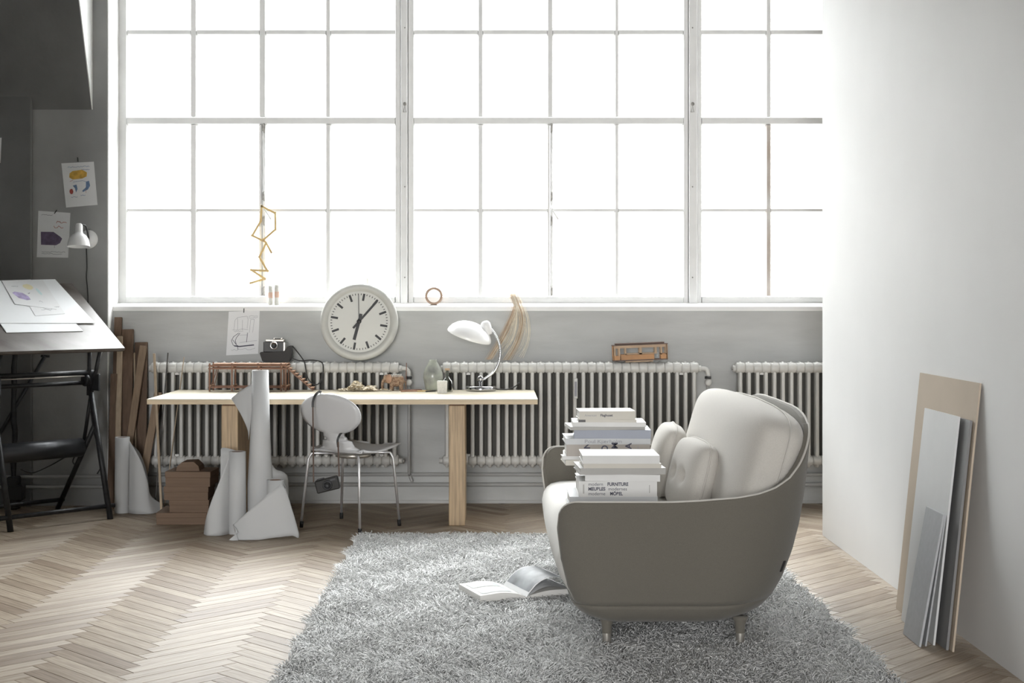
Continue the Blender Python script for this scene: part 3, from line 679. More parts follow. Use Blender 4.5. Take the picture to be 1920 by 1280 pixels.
# ------------------------------------------------------------------ rug
RX0, RX1, RY0, RY1 = -.735, 1.335, 4.55, 7.66
rug = thing('shag_rug', 'grey long-pile shag rug lying on the parquet under the sofa', 'rug', ((RX0+RX1)/2, (RY0+RY1)/2, 0))
bm = bmn(); b2(bm, RX0+.012, RX1-.012, RY0, RY1-.012, .0005, .012, .003); obj('backing', bm, M['rugb'], rug)
def pile(n):
    bx = np.random.uniform(RX0+.005, RX1-.005, n); by = np.random.uniform(RY0, RY1-.005, n)
    lx = np.sin(bx*31+np.sin(by*17)*2)*.35+np.sin(bx*9+by*13)*.35; ly = np.cos(by*27+np.sin(bx*23)*2)*.35+np.cos(bx*12-by*8)*.35
    th = np.random.uniform(0, 2*PI, n); k = np.random.uniform(.2, 1.0, n)
    dx = np.cos(th)*k+lx; dy = np.sin(th)*k+ly
    L_ = np.random.uniform(.028, .052, n); r = np.random.uniform(.0018, .0031, n)
    cx, cy = -(RX0+RX1)/2, -(RY0+RY1)/2
    rings = []
    for q, (fx, fz_, fr) in enumerate(((0, 0, 1), (.22, .55, 1.05), (.62, .86, .9))):
        px_ = bx+cx+dx*L_*fx; py_ = by+cy+dy*L_*fx; pz_ = .010+L_*fz_*.8
        for s_ in range(3):
            a = th+s_*2*PI/3+q*.7
            rings.append(np.stack([px_+np.cos(a)*r*fr, py_+np.sin(a)*r*fr, pz_+(.0006*np.sin(a))], 1))
    rings.append(np.stack([bx+cx+dx*L_*.95, by+cy+dy*L_*.95, .010+L_*.8*np.random.uniform(.72, 1.0, n)], 1))
    V = np.stack(rings, 1).reshape(-1, 3)
    fl = []
    for q in (0, 3):
        for s_ in range(3):
            a, b, c, d = q+s_, q+(s_+1) % 3, q+3+(s_+1) % 3, q+3+s_; fl += [(a, b, c), (a, c, d)]
    for s_ in range(3): fl.append((6+s_, 6+(s_+1) % 3, 9))
    Ff = (np.array(fl)[None]+(np.arange(n)*10)[:, None, None]).reshape(-1, 3)
    me = bpy.data.meshes.new('pile'); me.vertices.add(len(V)); me.vertices.foreach_set('co', V.astype(np.float32).ravel())
    nf = len(Ff); me.loops.add(nf*3); me.loops.foreach_set('vertex_index', Ff.astype(np.int32).ravel())
    me.polygons.add(nf); me.polygons.foreach_set('loop_start', np.arange(0, nf*3, 3, dtype=np.int32))
    me.update(calc_edges=True); me.validate(); me.materials.append(M['rug'])
    me.polygons.foreach_set('use_smooth', np.ones(nf, dtype=bool))
    return me
o = bpy.data.objects.new('pile', pile(95000)); C.objects.link(o); o.parent = rug; o['kind'] = 'stuff'

# ------------------------------------------------------------------ open magazine
ob = thing('open_book', 'open picture book lying on the rug beside the sofa front', 'book', (.127, 6.0, .036), math.radians(21))
def leaf(zf, th=0, w0=0, w1=.2):
    def f(a, b): x = w0+(w1-w0)*a; return Vector((x, b*.265, zf(a)))
    return f
def slab(zt, zb, x0, x1, n=16):
    bm = bmn()
    pts = [(x0+(x1-x0)*i/n, zt(i/n)) for i in range(n+1)]; low = [(x0+(x1-x0)*i/n, zb(i/n)) for i in range(n, -1, -1)]
    a = [bm.verts.new((x, 0, z)) for x, z in pts+low]; b = [bm.verts.new((x, .265, z)) for x, z in pts+low]; N_ = len(a)
    for i in range(N_): bm.faces.new((a[i], a[(i+1) % N_], b[(i+1) % N_], b[i]))
    for i in range(n):
        for q, r in ((a, False), (b, True)):
            v = (q[i], q[i+1], q[N_-2-i], q[N_-1-i]); bm.faces.new(v[::-1] if r else v)
    return bm
lz = lambda a: .006+.034*math.sin(min(1, a*1.25)*PI*.62)**.8*(1-.35*a) if a > 0 else .006
obj('page_block', slab(lambda a: lz(a), lambda a: .002, 0, -.205), M['pages'], ob, local=True)
rz_ = lambda a: .006+.022*math.sin(min(1, a*1.3)*PI*.6)**.8 if a > 0 else .006
obj('page_block', slab(lambda a: rz_(a), lambda a: .002, 0, .205), M['pages'], ob, local=True)
def curl(k, hgt):
    pts = spline([(0, 0, .006), (.02, 0, .03*k), (.055, 0, .062*k), (.10, 0, .080*k), (.15, 0, .078*k+hgt), (.195, 0, .062*k+hgt)], 20)
    bm = bmn()
    for e in (0, .0012):
        g = [[bm.verts.new((p.x, y, p.z+e)) for y in (0, .09, .18, .265)] for p in pts]
        for i in range(len(pts)-1):
            for j in range(3): f = bm.faces.new((g[i][j], g[i+1][j], g[i+1][j+1], g[i][j+1])); f.smooth = True
    return bm, pts
bm, pts = curl(1, 0); lf = obj('turning_leaf', bm, M['paper'], ob, local=True)
bm = bmn(); g = [[bm.verts.new((p.x, y, p.z+.0022)) for y in (.008, .13, .257)] for p in pts[3:18]]
for i in range(len(g)-1):
    for j in range(2): f = bm.faces.new((g[i][j], g[i+1][j], g[i+1][j+1], g[i][j+1])); f.smooth = True
obj('printed_photo', bm, M['photo'], lf, local=True)
bm, _ = curl(.55, -.004); obj('turning_leaf', bm, M['paper'], ob, local=True)
bm = bmn(); xs_ = [-.185+.13*i/10 for i in range(11)]
for y0, y1 in ((.03, .13), (.15, .24)):
    g = [[bm.verts.new((x, y, lz(-x/.205)+.0012)) for y in (y0, y1)] for x in xs_]
    for i in range(10): f = bm.faces.new((g[i][0], g[i+1][0], g[i+1][1], g[i][1])); f.smooth = True
obj('printed_photo', bm, M['photol'], ob, local=True)

# ------------------------------------------------------------------ boards on the partition
def lean_board(name, y0, y1, xb, xt, h, th, m_, label, cat, skew=0):
    # front face foot at x = xb, its top at x = xt
    bm = bmn(); n = Vector((h, 0, xb-xt)); n.normalize(); n = Vector((n.x, 0, n.z))
    up = Vector((xt-xb, 0, h)); dz = max(0, -(n.z*th))
    base = Vector((xb, 0, dz))
    c = []
    for y in (y0, y1):
        for q in (0, 1): c.append((base+n*th*q+Vector((0, y, 0)), base+up+n*th*q+Vector((0, y, 0))))
    v = [bm.verts.new(p) for pr in c for p in pr]   # y0q0 b,t ; y0q1 b,t ; y1q0 b,t ; y1q1 b,t
    for f in ((0, 1, 3, 2), (4, 6, 7, 5), (0, 4, 5, 1), (2, 3, 7, 6), (1, 5, 7, 3), (0, 2, 6, 4)): bm.faces.new([v[k] for k in f])
    return single(name, bm, m_, label, cat)
lean_board('kraft_panel', 5.245, 5.985, 1.662, 1.762, .978, .007, M['kraft'], 'tall tan kraft board leaning on the white partition, largest of the boards', 'board')
lean_board('grey_panel', 5.27, 5.70, 1.647, 1.735, .84, .009, M['paneld'], 'grey panel sandwiched between the tan board and the white panel', 'board')
lean_board('white_panel', 5.345, 5.765, 1.622, 1.716, .848, .008, M['panelw'], 'pale panel with glossy face leaning in front of the tan board', 'board')
lean_board('small_panel', 5.33, 5.525, 1.588, 1.662, .485, .006, M['panelg'], 'short grey panel directly behind the frontmost short one', 'board')
lean_board('small_panel', 5.318, 5.528, 1.562, 1.651, .488, .008, M['panelg'], 'short grey panel at the very front of the leaning boards', 'board')

# ------------------------------------------------------------------ chair
cd = Vector((.517, .857, 0)); ch_loc = Vector((-.905, 7.915, 0)); crz = math.atan2(cd.y, cd.x)-PI/2     # local +Y is forward
chair = thing('dining_chair', 'white moulded chair with wasp waist and chrome legs pulled up to the desk', 'chair', ch_loc, crz)
prof = [(.42, .440), (.37, .448), (.30, .442), (.20, .430), (.12, .425), (.065, .430), (.030, .450), (.012, .482), (.0, .515), (-.010, .55), (-.026, .615), (-.046, .69), (-.066, .762)]
sp = spline([(0, a, b) for a, b in prof], 90); wd = []
for i in range(91):
    t = i/90*12; z_ = sp[i].z
    if t <= 5: wv = np.interp(t, [0, 1, 2, 3, 4, 5], [.19, .205, .22, .225, .218, .195])
    else: wv = np.interp(z_, [.430, .448, .464, .490, .508, .518, .532, .545], [.195, .145, .112, .101, .096, .076, .069, .085])
    if t < 1.2: wv = .205*math.sqrt(max(.02, 1-((1.2-t)/1.25)**2.6))
    if t > 7.5:
        f = (z_-.652)/.111; e = .204*max(0, 1-abs(f)**2.1)**.5
        wv = max(e, .069 if z_ < .58 else .003)
    wd.append(wv)
bm = bmn()
def chs(a, b):
    i = min(90, int(round(a*90))); p = sp[i]; u = 2*b-1
    dz = .018*u*u if p.y > .05 else 0; dy = .05*u*u if p.z < .52 and p.y < .035 else .03*u*u if p.y < .03 else 0
    return Vector((u*wd[i], p.y+dy, p.z+dz))
grid(bm, chs, 90, 12); o = obj('seat_shell', bm, M['chair'], chair, local=True)
md = o.modifiers.new('thick', 'SOLIDIFY'); md.thickness = .010; md.offset = 0
ci = WM[chair].inverted()
feet = {'A': (-.739, 7.82), 'B': (-.546, 8.14), 'C': (-.902, 8.40), 'D': (-1.093, 8.08)}
hub = Vector((0, .2, .408))
for k, (fx, fy) in feet.items():
    fl = ci @ Vector((fx, fy, 0)); kn = hub+(fl-hub)*.80; kn.z = .415; kn2 = hub+(fl-hub)*.86; kn2.z = .385
    bm = bmn(); tube(bm, [hub+(fl-hub)*.25+Vector((0, 0, .008-(fl-hub).z*.25)), Vector((kn.x*.9+hub.x*.1, kn.y*.9+hub.y*.1, .417)), kn, kn2, fl+Vector((0, 0, .03))], .0075, 10)
    lg = obj('leg', bm, M['chromeleg'], chair, local=True)
    bm = bmn(); tube(bm, [fl+Vector((0, 0, 0)), fl+(kn2-fl).normalized()*.035], .0105, 10); obj('rubber_foot', bm, M['rubber'], lg, local=True)
bm = bmn(); lathe(bm, [(0, .395), (.09, .395), (.10, .40), (.10, .418), (0, .418)], 20, Matrix.Translation((0, .2, 0))); obj('under_plate', bm, M['steel'], chair, local=True)

# camera hanging on the chair
hc = thing('hanging_camera', 'black compact camera hanging by its strap from the white chair back', 'camera', at(614, 907, 7.74))
R = rot('Y', -14).to_4x4(); R = Matrix.Translation(at(614, 907, 7.74)) @ R
def rb(bm, x0, x1, y0, y1, z0, z1, bev, Mx):
    vs_ = b2(bm, x0, x1, y0, y1, z0, z1, bev)
    for v in vs_: v.co = Mx @ v.co
bm = bmn(); rb(bm, -.064, .064, -.02, .02, -.038, .032, .006, R); obj('camera_body', bm, M['leather'], hc)
bm = bmn(); rb(bm, -.05, -.01, -.015, .015, .032, .038, .002, R); rb(bm, .02, .05, -.022, -.019, .012, .024, .001, R); obj('top_plate', bm, M['mark'], hc)
bm = bmn(); lathe(bm, [(0, .0), (.025, .0), (.025, .018), (.019, .02), (.017, .014), (0, .012)], 20, R @ Matrix.Translation((.002, -.02, -.004)) @ Matrix.Rotation(PI/2, 4, 'X')); obj('lens', bm, M['iron'], hc)
def strap(name, pts, w_, t_, m_, par, n=24):
    bm = bmn(); P_ = spline(pts, n); prev = None
    for i, p in enumerate(P_):
        d = (P_[min(i+1, n)]-P_[max(i-1, 0)]).normalized(); side = d.cross(Vector((0, 1, 0)))
        side = side.normalized() if side.length > .05 else Vector((1, 0, 0)); nn = d.cross(side)
        r_ = [bm.verts.new(p+side*w_*a+nn*t_*b) for a, b in ((-.5, -.5), (.5, -.5), (.5, .5), (-.5, .5))]
        if prev:
            for q in range(4): bm.faces.new((prev[q], prev[(q+1) % 4], r_[(q+1) % 4], r_[q]))
        else: bm.faces.new(r_)
        prev = r_
    bm.faces.new(prev[::-1]); return obj(name, bm, m_, par)
strap('strap', [at(588, 904, 7.74), at(587.5, 850, 7.77), at(587, 800, 7.81), at(586.5, 762, 7.835)], .008, .002, M['brownstrap'], hc)
strap('strap_pad', [at(586.5, 763, 7.835), at(587, 752, 7.842), at(591, 741, 7.855), at(598, 734.5, 7.88), at(602, 735, 7.90)], .013, .004, M['black'], hc)
strap('strap', [at(636, 893, 7.74), at(634.5, 850, 7.76), at(634, 828, 7.78)], .008, .002, M['brownstrap'], hc)
strap('strap_pad', [at(634, 838, 7.775), at(633, 825, 7.785), at(637, 815, 7.80), at(640, 812, 7.86)], .012, .004, M['black'], hc)

# ------------------------------------------------------------------ desk lamp
LY = 8.71; LB = Vector((X(902, LY), LY, TH))
lamp = thing('desk_lamp', 'white enamel desk lamp with curved chrome arm standing on the birch desk', 'lamp', LB)
bm = bmn(); lathe(bm, [(0, .0), (.090, .0), (.092, .008), (.092, .024), (.088, .030), (.05, .031), (.0, .032)], 40, Matrix.Translation(LB)); obj('base', bm, M['chrome'], lamp)
bm = bmn(); lathe(bm, [(0, 0), (.008, 0), (.008, .02), (.012, .022), (.018, .03), (.021, .042), (.018, .054), (.010, .062), (0, .064)], 16, Matrix.Translation(LB+Vector((-.004, 0, .03)))); obj('ball_joint', bm, M['chrome'], lamp)
bm = bmn(); tube(bm, spline([at(901, 714, LY), at(912, 708, LY), at(926, 697, LY), at(935, 680, LY), at(938, 660, LY), at(935, 641, LY), at(927, 625, LY), at(919, 615, LY)], 36), .0078, 10); obj('arm', bm, M['chrome'], lamp)
sc_ = at(880, 629, LY); ax = Vector((.31, -.15, .95)).normalized()
Mx = Matrix.Translation(sc_) @ Vector((0, 0, 1)).rotation_difference(ax).to_matrix().to_4x4()
bm = bmn(); lathe(bm, [(.138, -.006), (.139, .0), (.134, .014), (.120, .036), (.096, .058), (.065, .074), (.032, .082), (0, .084), ], 48, Mx)
lathe(bm, [(.138, -.006), (.132, .002), (.116, .030), (.092, .052), (.062, .068), (.03, .076), (0, .078)], 48, Mx); obj('shade', bm, M['lampw'], lamp)
kp = at(910, 612, LY)
Mk = Matrix.Translation(at(913, 618, LY)) @ Vector((0, 0, 1)).rotation_difference(Vector((-.25, -.1, .95))).to_matrix().to_4x4()
bm = bmn(); lathe(bm, [(0, -.03), (.026, -.03), (.03, -.022), (.032, .02), (.029, .04), (.018, .052), (0, .056)], 20, Mk); obj('socket_cap', bm, M['lampw'], lamp)
bm = bmn(); tube(bm, spline([LB+Vector((.085, .01, .012)), at(950, 730, 8.74), at(966, 724, 8.76), at(973, 718, 8.77), at(970, 726, 8.79), at(968, 729, 8.80)], 20), .0035, 6); obj('cord', bm, M['black'], lamp)

# ------------------------------------------------------------------ station clock
CK = .242; tilt = math.radians(-11)
ctr = Vector((X(673.5, 8.93), 8.925, Z(603, 8.925)))
clk = thing('wall_clock', 'round white station clock propped on the radiator against the sill', 'clock', (ctr.x, ctr.y+.02, RT))
MC = Matrix.Translation(ctr) @ Matrix.Rotation(tilt, 4, 'X') @ Matrix.Rotation(math.radians(9.5), 4, 'Y') @ Matrix.Rotation(PI/2, 4, 'X')   # local z -> towards viewer, y up
bm = bmn(); lathe(bm, [(0, -.05), (.20, -.05), (.225, -.045), (CK, -.02), (CK, .0), (.236, .012), (.222, .018), (.208, .016), (.196, .006), (.193, .002), (0, .001)], 72, MC); obj('case', bm, M['rim'], clk)
bm = bmn(); lathe(bm, [(.192, .0025), (0, .0025)], 64, MC); dial = obj('dial', bm, M['dial'], clk)
def mk(bm, a, r0, r1, w_, z=.0034):
    Rm = MC @ Matrix.Rotation(-a, 4, 'Z')
    vs_ = b2(bm, -w_/2, w_/2, r0, r1, z, z+.0008)
    for v in vs_: v.co = Rm @ v.co
for k in range(60):
    bm = bmn()
    if k % 5 == 0: mk(bm, 2*PI*k/60, .133, .178, .0135); obj('hour_mark', bm, M['mark'], dial)
    else: mk(bm, 2*PI*k/60, .167, .178, .0042); obj('minute_mark', bm, M['mark'], dial)
dg = math.radians
bm = bmn(); mk(bm, dg(39.5-9.5+1), -.055, .168, .0135, .008); obj('minute_hand', bm, M['mark'], clk)
bm = bmn(); mk(bm, dg(194-9.5), -.05, .118, .019, .006); lathe(bm, [(0, .005), (.014, .005), (.014, .012), (0, .012)], 16, MC); obj('hour_hand', bm, M['mark'], clk)
bm = bmn(); mk(bm, dg(-2-9.5), -.02, .172, .004, .010); obj('second_hand', bm, M['mark'], clk)
bm = bmn(); lathe(bm, [(0, 0), (.008, 0), (.006, .012), (.006, .10), (.0045, .14), (.002, .18), (0, .20)], 10, Matrix.Translation(at(689, 565, 9.10))); single('pointed_peg', bm, M['ceram'], 'slender pointed peg sticking up behind the clock top', 'ornament')

# ------------------------------------------------------------------ items on the desk
hm = thing('stick_model', 'brown matchwood scaffold model with a stair, standing on the desk', 'model', (X(466, 8.72), 8.72, TH))
MF, MB_ = 8.66, 8.775
def stick(bm, a, b, w_=.007): 
    a, b = Vector(a), Vector(b); d = b-a; q = d.to_track_quat('Z', 'Y').to_matrix(); box(bm, (a+b)/2, (w_, w_, d.length), q)
pxs = [393, 436, 484, 528, 537]
HT = Z(684, MF)
for px in (393, 435, 484, 527, 536):
    for y in (MF, MB_):
        bm = bmn(); x = X(px, MF); stick(bm, (x, y, TH), (x, y, HT+(.01 if y == MF else .012)), .0085); obj('post', bm, M['model'], hm)
for z_ in (HT-.004, HT-.022, TH+.025):
    for y in (MF-.006, MB_+.006):
        bm = bmn(); stick(bm, (X(391, MF), y, z_), (X(539, MF), y, z_), .008); obj('rail', bm, M['model'], hm)
for z_ in (HT-.010, TH+.035):
    for px in (393, 435, 484, 527, 536):
        bm = bmn(); stick(bm, (X(px, MF)+.006, MF-.01, z_), (X(px, MF)+.006, MB_+.01, z_), .007); obj('cross_bar', bm, M['modell'], hm)
bm = bmn(); stick(bm, (X(395, MF), MB_, TH+.03), (X(405, MF), MB_, HT), .004); stick(bm, (X(395, MF)+.0, MF+.01, TH+.03), (X(404, MF), MB_-.01, HT), .004); obj('diagonal_brace', bm, M['model'], hm)
bm = bmn(); b2(bm, X(400, MF), X(538, MF), MF-.004, MB_+.01, HT+.004, HT+.008); obj('deck', bm, M['modell'], hm)
A_ = at(540, 690, 8.70); B_ = at(588, 729, 8.70)
for y in (8.675, 8.745):
    bm = bmn(); stick(bm, (A_.x, y, A_.z), (B_.x, y, TH+.006), .007); obj('stair_stringer', bm, M['model'], hm)
for k in range(8):
    f = (k+.5)/8; p = A_.lerp(Vector((B_.x, 8.7, TH+.006)), f)
    bm = bmn(); b2(bm, p.x-.006, p.x+.012, 8.67, 8.75, p.z+.006, p.z+.011); obj('stair_tread', bm, M['modell'], hm)

bm = bmn()
for k in range(520):
    r = random.random()
    if r < .62: px, hw, hh = 668+random.gauss(0, 11), 0, .052
    elif r < .8: px, hw, hh = 694+random.gauss(0, 6), 0, .024
    else: px, hw, hh = random.uniform(628, 735), 0, .006
    yy = 8.70+random.gauss(0, .028); yy = min(8.80, max(8.56, yy)); x = X(px, 8.7)
    hmax = max(.004, hh*math.exp(-((px-(668 if r < .62 else 694))/13)**2)); z = TH+.003+random.random()*hmax
    s = random.uniform(.008, .017); q = Matrix.Rotation(random.uniform(0, 6), 3, 'Z') @ Matrix.Rotation(random.uniform(-.7, .7), 3, 'X')
    if z < TH+.006: q = Matrix.Rotation(random.uniform(0, 6), 3, 'Z')
    vq = [q @ Vector(c) for c in ((-s, -s*.4, 0), (0, -s*.4, s*.25), (s, -s*.4, 0), (s, s*.4, 0), (0, s*.4, s*.25), (-s, s*.4, 0))]
    b_ = [bm.verts.new(Vector((x, yy, max(z, TH+.002)))+c+Vector((0, 0, .001 if z < TH+.006 else .004))) for c in vq]
    bm.faces.new((b_[0], b_[1], b_[4], b_[5])); bm.faces.new((b_[1], b_[2], b_[3], b_[4]))
o = obj('wood_shavings', bm, M['shav']); o['kind'] = 'stuff'; tag(o, 'small heap of pale wood shavings on the desk', 'shavings')

# toy elephant
ey = 8.74; ez = TH
el = thing('toy_elephant', 'brown patterned toy elephant standing on the desk beside the vase', 'toy', (X(740, ey), ey, TH))
ex = X(742, ey); k_ = ey/FPX
bm = bmn(); cushion(bm, 15*k_, .026, 11*k_, .75, .8, 24, 14, Matrix.Translation((ex+.004, ey, ez+.060))); 
for dx in (-9, 9):
    for dy in (-.014, .014): tube(bm, [(ex+dx*k_+.004, ey+dy, ez), (ex+dx*k_+.004, ey+dy, ez+.02), (ex+dx*k_*.9+.004, ey+dy, ez+.055)], [.0115, .0125, .014], 10)
tube(bm, [(ex+15*k_, ey, ez+.065), (ex+18*k_, ey, ez+.05), (ex+18.5*k_, ey, ez+.025)], [.004, .003, .002], 6)
obj('body', bm, M['toy'], el)
bm = bmn(); cushion(bm, 7.5*k_, .02, 8*k_, .8, .9, 20, 12, Matrix.Translation((ex-16*k_, ey, ez+.072)))
tube(bm, spline([(ex-20*k_, ey, ez+.07), (ex-24*k_, ey, ez+.055), (ex-25.5*k_, ey, ez+.03), (ex-25*k_, ey, ez+.006)], 10), [.012-.0007*i for i in range(11)], 10); obj('head', bm, M['toy'], el)
for s in (-1, 1):
    bm = bmn(); cushion(bm, 6*k_, .004, 8*k_, .9, .9, 16, 10, Matrix.Translation((ex-12.5*k_, ey+s*.024, ez+.072)) @ Matrix.Rotation(s*.3, 4, 'Z')); obj('ear', bm, M['modell'], el)
bm = bmn()
for q in range(8): tube(bm, [(ex-8*k_+q*2.6*k_, ey-.024, ez+.085), (ex-8*k_+q*2.6*k_, ey-.012, ez+.098), (ex-8*k_+q*2.6*k_, ey+.012, ez+.098)], .0022, 5)
obj('blanket_fringe', bm, M['ceram'], el)

bm = bmn(); stick(bm, at(760.8, 733, 8.76), at(762.2, 680, 8.79), .004); single('thin_stick', bm, M['model'], 'thin upright reddish stick standing behind the toy elephant', 'stick')
def pencil(a, b, r, m_, label):
    bm = bmn(); a, b = Vector(a), Vector(b); a.z = b.z = TH+r; d = (b-a); tube(bm, [a, a+d*.9, b], [r, r, r*.25], 6); single('pencil', bm, m_, label, 'pencil', 'pencils on the desk')
pencil((X(752, 8.62), 8.615, 0), (X(795, 8.62), 8.66, 0), .0045, M['modell'], 'light brown pencil in front of the dark one on the desk')
pencil((X(755, 8.68), 8.665, 0), (X(791, 8.7), 8.72, 0), .006, M['model'], 'dark brown pencil lying beside the toy elephant')
pencil((X(782, 8.6), 8.625, 0), (X(811, 8.6), 8.69, 0), .004, M['rule'], 'yellow pencil lying nearest the celadon vase')
pencil((X(799, 8.62), 8.60, 0), (X(817, 8.6), 8.68, 0), .0045, M['black'], 'black pencil end beside the small ceramic block')
bm = bmn(); VY = 8.74; vx = X(812, VY); kk = VY/FPX
hV = Z(674, VY)-TH
lathe(bm, [(0, 0), (12*kk, 0), (14.5*kk, .01), (18.5*kk, hV*.42), (18*kk, hV*.55), (14*kk, hV*.74), (9.5*kk, hV*.88), (7*kk, hV*.95), (7*kk, hV), (5.4*kk, hV), (4*kk, hV*.9), (0, hV*.88)], 28, Matrix.Translation((vx, VY, TH))); single('vase', bm, M['celadon'], 'grey-green celadon vase at the back of the desk', 'vase')
BY = 8.64; bt = thing('glass_bottle', 'small grey glass bottle with narrow neck behind the ceramic block', 'bottle', (X(838.5, BY), BY, TH))
kk = BY/FPX; bm = bmn(); hV = Z(694, BY)-TH
lathe(bm, [(0, 0), (10*kk, 0), (11.5*kk, .01), (12*kk, hV*.36), (10.5*kk, hV*.5), (5*kk, hV*.64), (3.4*kk, hV*.72), (3.2*kk, hV*.98), (4*kk, hV)], 24, Matrix.Translation((X(838.5, BY), BY, TH))); obj('body', bm, M['gglass'], bt)
bm = bmn(); lathe(bm, [(0, hV), (4.6*kk, hV), (4.6*kk, hV+.012), (0, hV+.012)], 16, Matrix.Translation((X(838.5, BY), BY, TH))); obj('stopper', bm, M['strawd'], bt)
bm = bmn(); CYY = 8.51; kk = CYY/FPX; x = X(829, CYY); zt = .073
prism(bm, [(-8.6*kk, 0), (8.8*kk, 0), (9.8*kk, zt), (-9.6*kk, zt)], -.028, .028, Matrix.Translation((x, CYY, TH)) @ Matrix(((1, 0, 0, 0), (0, 0, -1, 0), (0, 1, 0, 0), (0, 0, 0, 1))))
bmesh.ops.bevel(bm, geom=bm.edges[:], offset=.003, segments=2, affect='EDGES'); single('ceramic_block', bm, M['ceram'], 'small square speckled white ceramic block on the desk', 'ornament')

# ------------------------------------------------------------------ sill items
SZ = lambda y: 1.232+(y-WY)/(GY-.02-WY)*.026
for a, b, top, lb in ((503, 511.5, 536, 'shorter of two pink-banded glass vials on the window sill'), (514.5, 524, 534, 'taller of two pink-banded glass vials on the window sill')):
    y = 9.10; r = (b-a)/2*y/FPX; x = X((a+b)/2, y); h = Z(top, y)-SZ(y)
    t = thing('vial', lb, 'vial', (x, y, SZ(y)), 0, 'vials on the sill')
    bm = bmn(); lathe(bm, [(0, 0), (r*.95, 0), (r, .004), (r*.8, h*.3), (r, h*.5), (r, h), (r*.9, h), (0, h*.98)], 16, Matrix.Translation((x, y, SZ(y)))); obj('glass', bm, M['ceram'], t)
    bm = bmn(); lathe(bm, [(r*.86, h*.36), (r*1.04, h*.42), (r*1.05, h*.62), (r*1.01, h*.66)], 16, Matrix.Translation((x, y, SZ(y)))); obj('band', bm, M['pinkcork'], t)
bm = bmn(); y = 9.09; r = .0555; c = Vector((X(813.5, y), y, SZ(y)+r)); ring = []
lathe(bm, [(.041, -.012), (r, -.012), (r, .012), (.041, .012), (.041, -.012)], 40, Matrix.Translation(c) @ Matrix.Rotation(PI/2, 4, 'X')); single('tape_roll', bm, M['tan'], 'roll of tan masking tape standing on edge on the sill', 'tape')
# folding ruler
fr_ = thing('folding_ruler', 'yellow wooden folding ruler hanging zigzag on the window', 'ruler', at(490, 385, 9.14))
def rp(x, y): return (440+x/5.333, 360+y/5.333)
segs = [((270, 140), (405, 212)), ((405, 205), (408, 378)), ((408, 373), (285, 480)), ((270, 135), (260, 295)), ((262, 288), (175, 438)), ((172, 433), (290, 490)), ((283, 470), (318, 512)), ((314, 505), (367, 605)), ((316, 508), (245, 652)), ((244, 645), (330, 792)), ((335, 788), (163, 779)), ((163, 775), (306, 870)), ((306, 866), (155, 911))]
for k, (a, b) in enumerate(segs):
    A = at(*rp(*a), 9.135-.0035*(k % 3)); B = at(*rp(*b), 9.135-.0035*(k % 3)); d = B-A
    bm = bmn(); q = Matrix((d.normalized(), Vector((0, 1, 0)), d.normalized().cross(Vector((0, 1, 0))))).transposed()
    box(bm, (A+B)/2, (d.length+.010, .003, .0125), q, .001); obj('ruler_segment', bm, M['rule'], fr_)
    bm = bmn(); lathe(bm, [(0, 0), (.0045, 0), (.0045, .006), (0, .006)], 10, Matrix.Translation(B+Vector((0, .002, 0))) @ Matrix.Rotation(PI/2, 4, 'X')); obj('rivet', bm, M['strawd'], fr_)
bm = bmn(); tube(bm, [at(491, 384, 9.13), at(492, 388, 9.165), at(495, 387, 9.17)], .002, 5); obj('hanging_loop', bm, M['rust'], fr_)
# raffia
rf = thing('raffia_bundle', 'bundle of pale dried raffia strands drooping from the sill onto the radiator', 'raffia', at(950, 572, 9.0))
bm = bmn(); bm2 = bmn()
def strand(B, pts, w_):
    P_ = spline(pts, 14); prev = None
    for i, p in enumerate(P_):
        ww = w_*(1-.35*abs(i/14-.5)); r_ = [B.verts.new(p+Vector((-ww/2, 0, 0))), B.verts.new(p+Vector((ww/2, .0008, 0)))]
        if prev: B.faces.new((prev[0], prev[1], r_[1], r_[0]))
        prev = r_
j = random.uniform
for k in range(170):
    r = random.random(); t_ = random.gauss(0, 1); q = j(.0008, .0021)
    if r < .36: pts, B = [(960+t_*4, 551), (967+t_*3, 571), (962+t_*3, 592), (952+t_*3.5, 614), (938+t_*3.5, 640), (917+t_*3.5, 674)], (bm2 if random.random() < .55 else bm)
    elif r < .74: pts, B = [(964+t_*4, 551), (973+t_*3, 571), (979+t_*3, 592), (978+t_*3, 616), (969+t_*3.5, 644), (951+t_*4.5, 675)], (bm2 if random.random() < .6 else bm)
    elif r < .9: pts, B = [(962+t_*3, 550), (968+t_*3, 571), (969+t_*4, 590), (966+t_*7, 612), (958+t_*10, 638), (945+t_*12, 664+j(-14, 6))], bm
    else: pts, B = [(966+t_*3, 552), (976+t_*3, 571), (986+t_*3, 593), (989+t_*3, 622), (983+t_*4, 648), (970+t_*6, 672+j(-12, 2))], bm
    ys_ = [9.07, 9.012, 8.99, 8.98, 8.965, 8.935]; dy = j(-.02, .012)
    strand(B, [at(a+j(-.8, .8), b, y_+(dy if n_ else dy*.5)*(0 if n_ == 1 else 1)) for n_, ((a, b), y_) in enumerate(zip(pts, ys_))], q)
for k in range(18): strand(bm, [at(960, 556, 9.06), at(945+j(-4, 8), 549+j(-4, 6), 9.05), at(926+j(-6, 14), 541+j(-3, 18), 9.05)], .0022)
obj('pale_strands', bm, M['straw'], rf, fixn=False); obj('tan_strands', bm2, M['strawd'], rf, fixn=False)

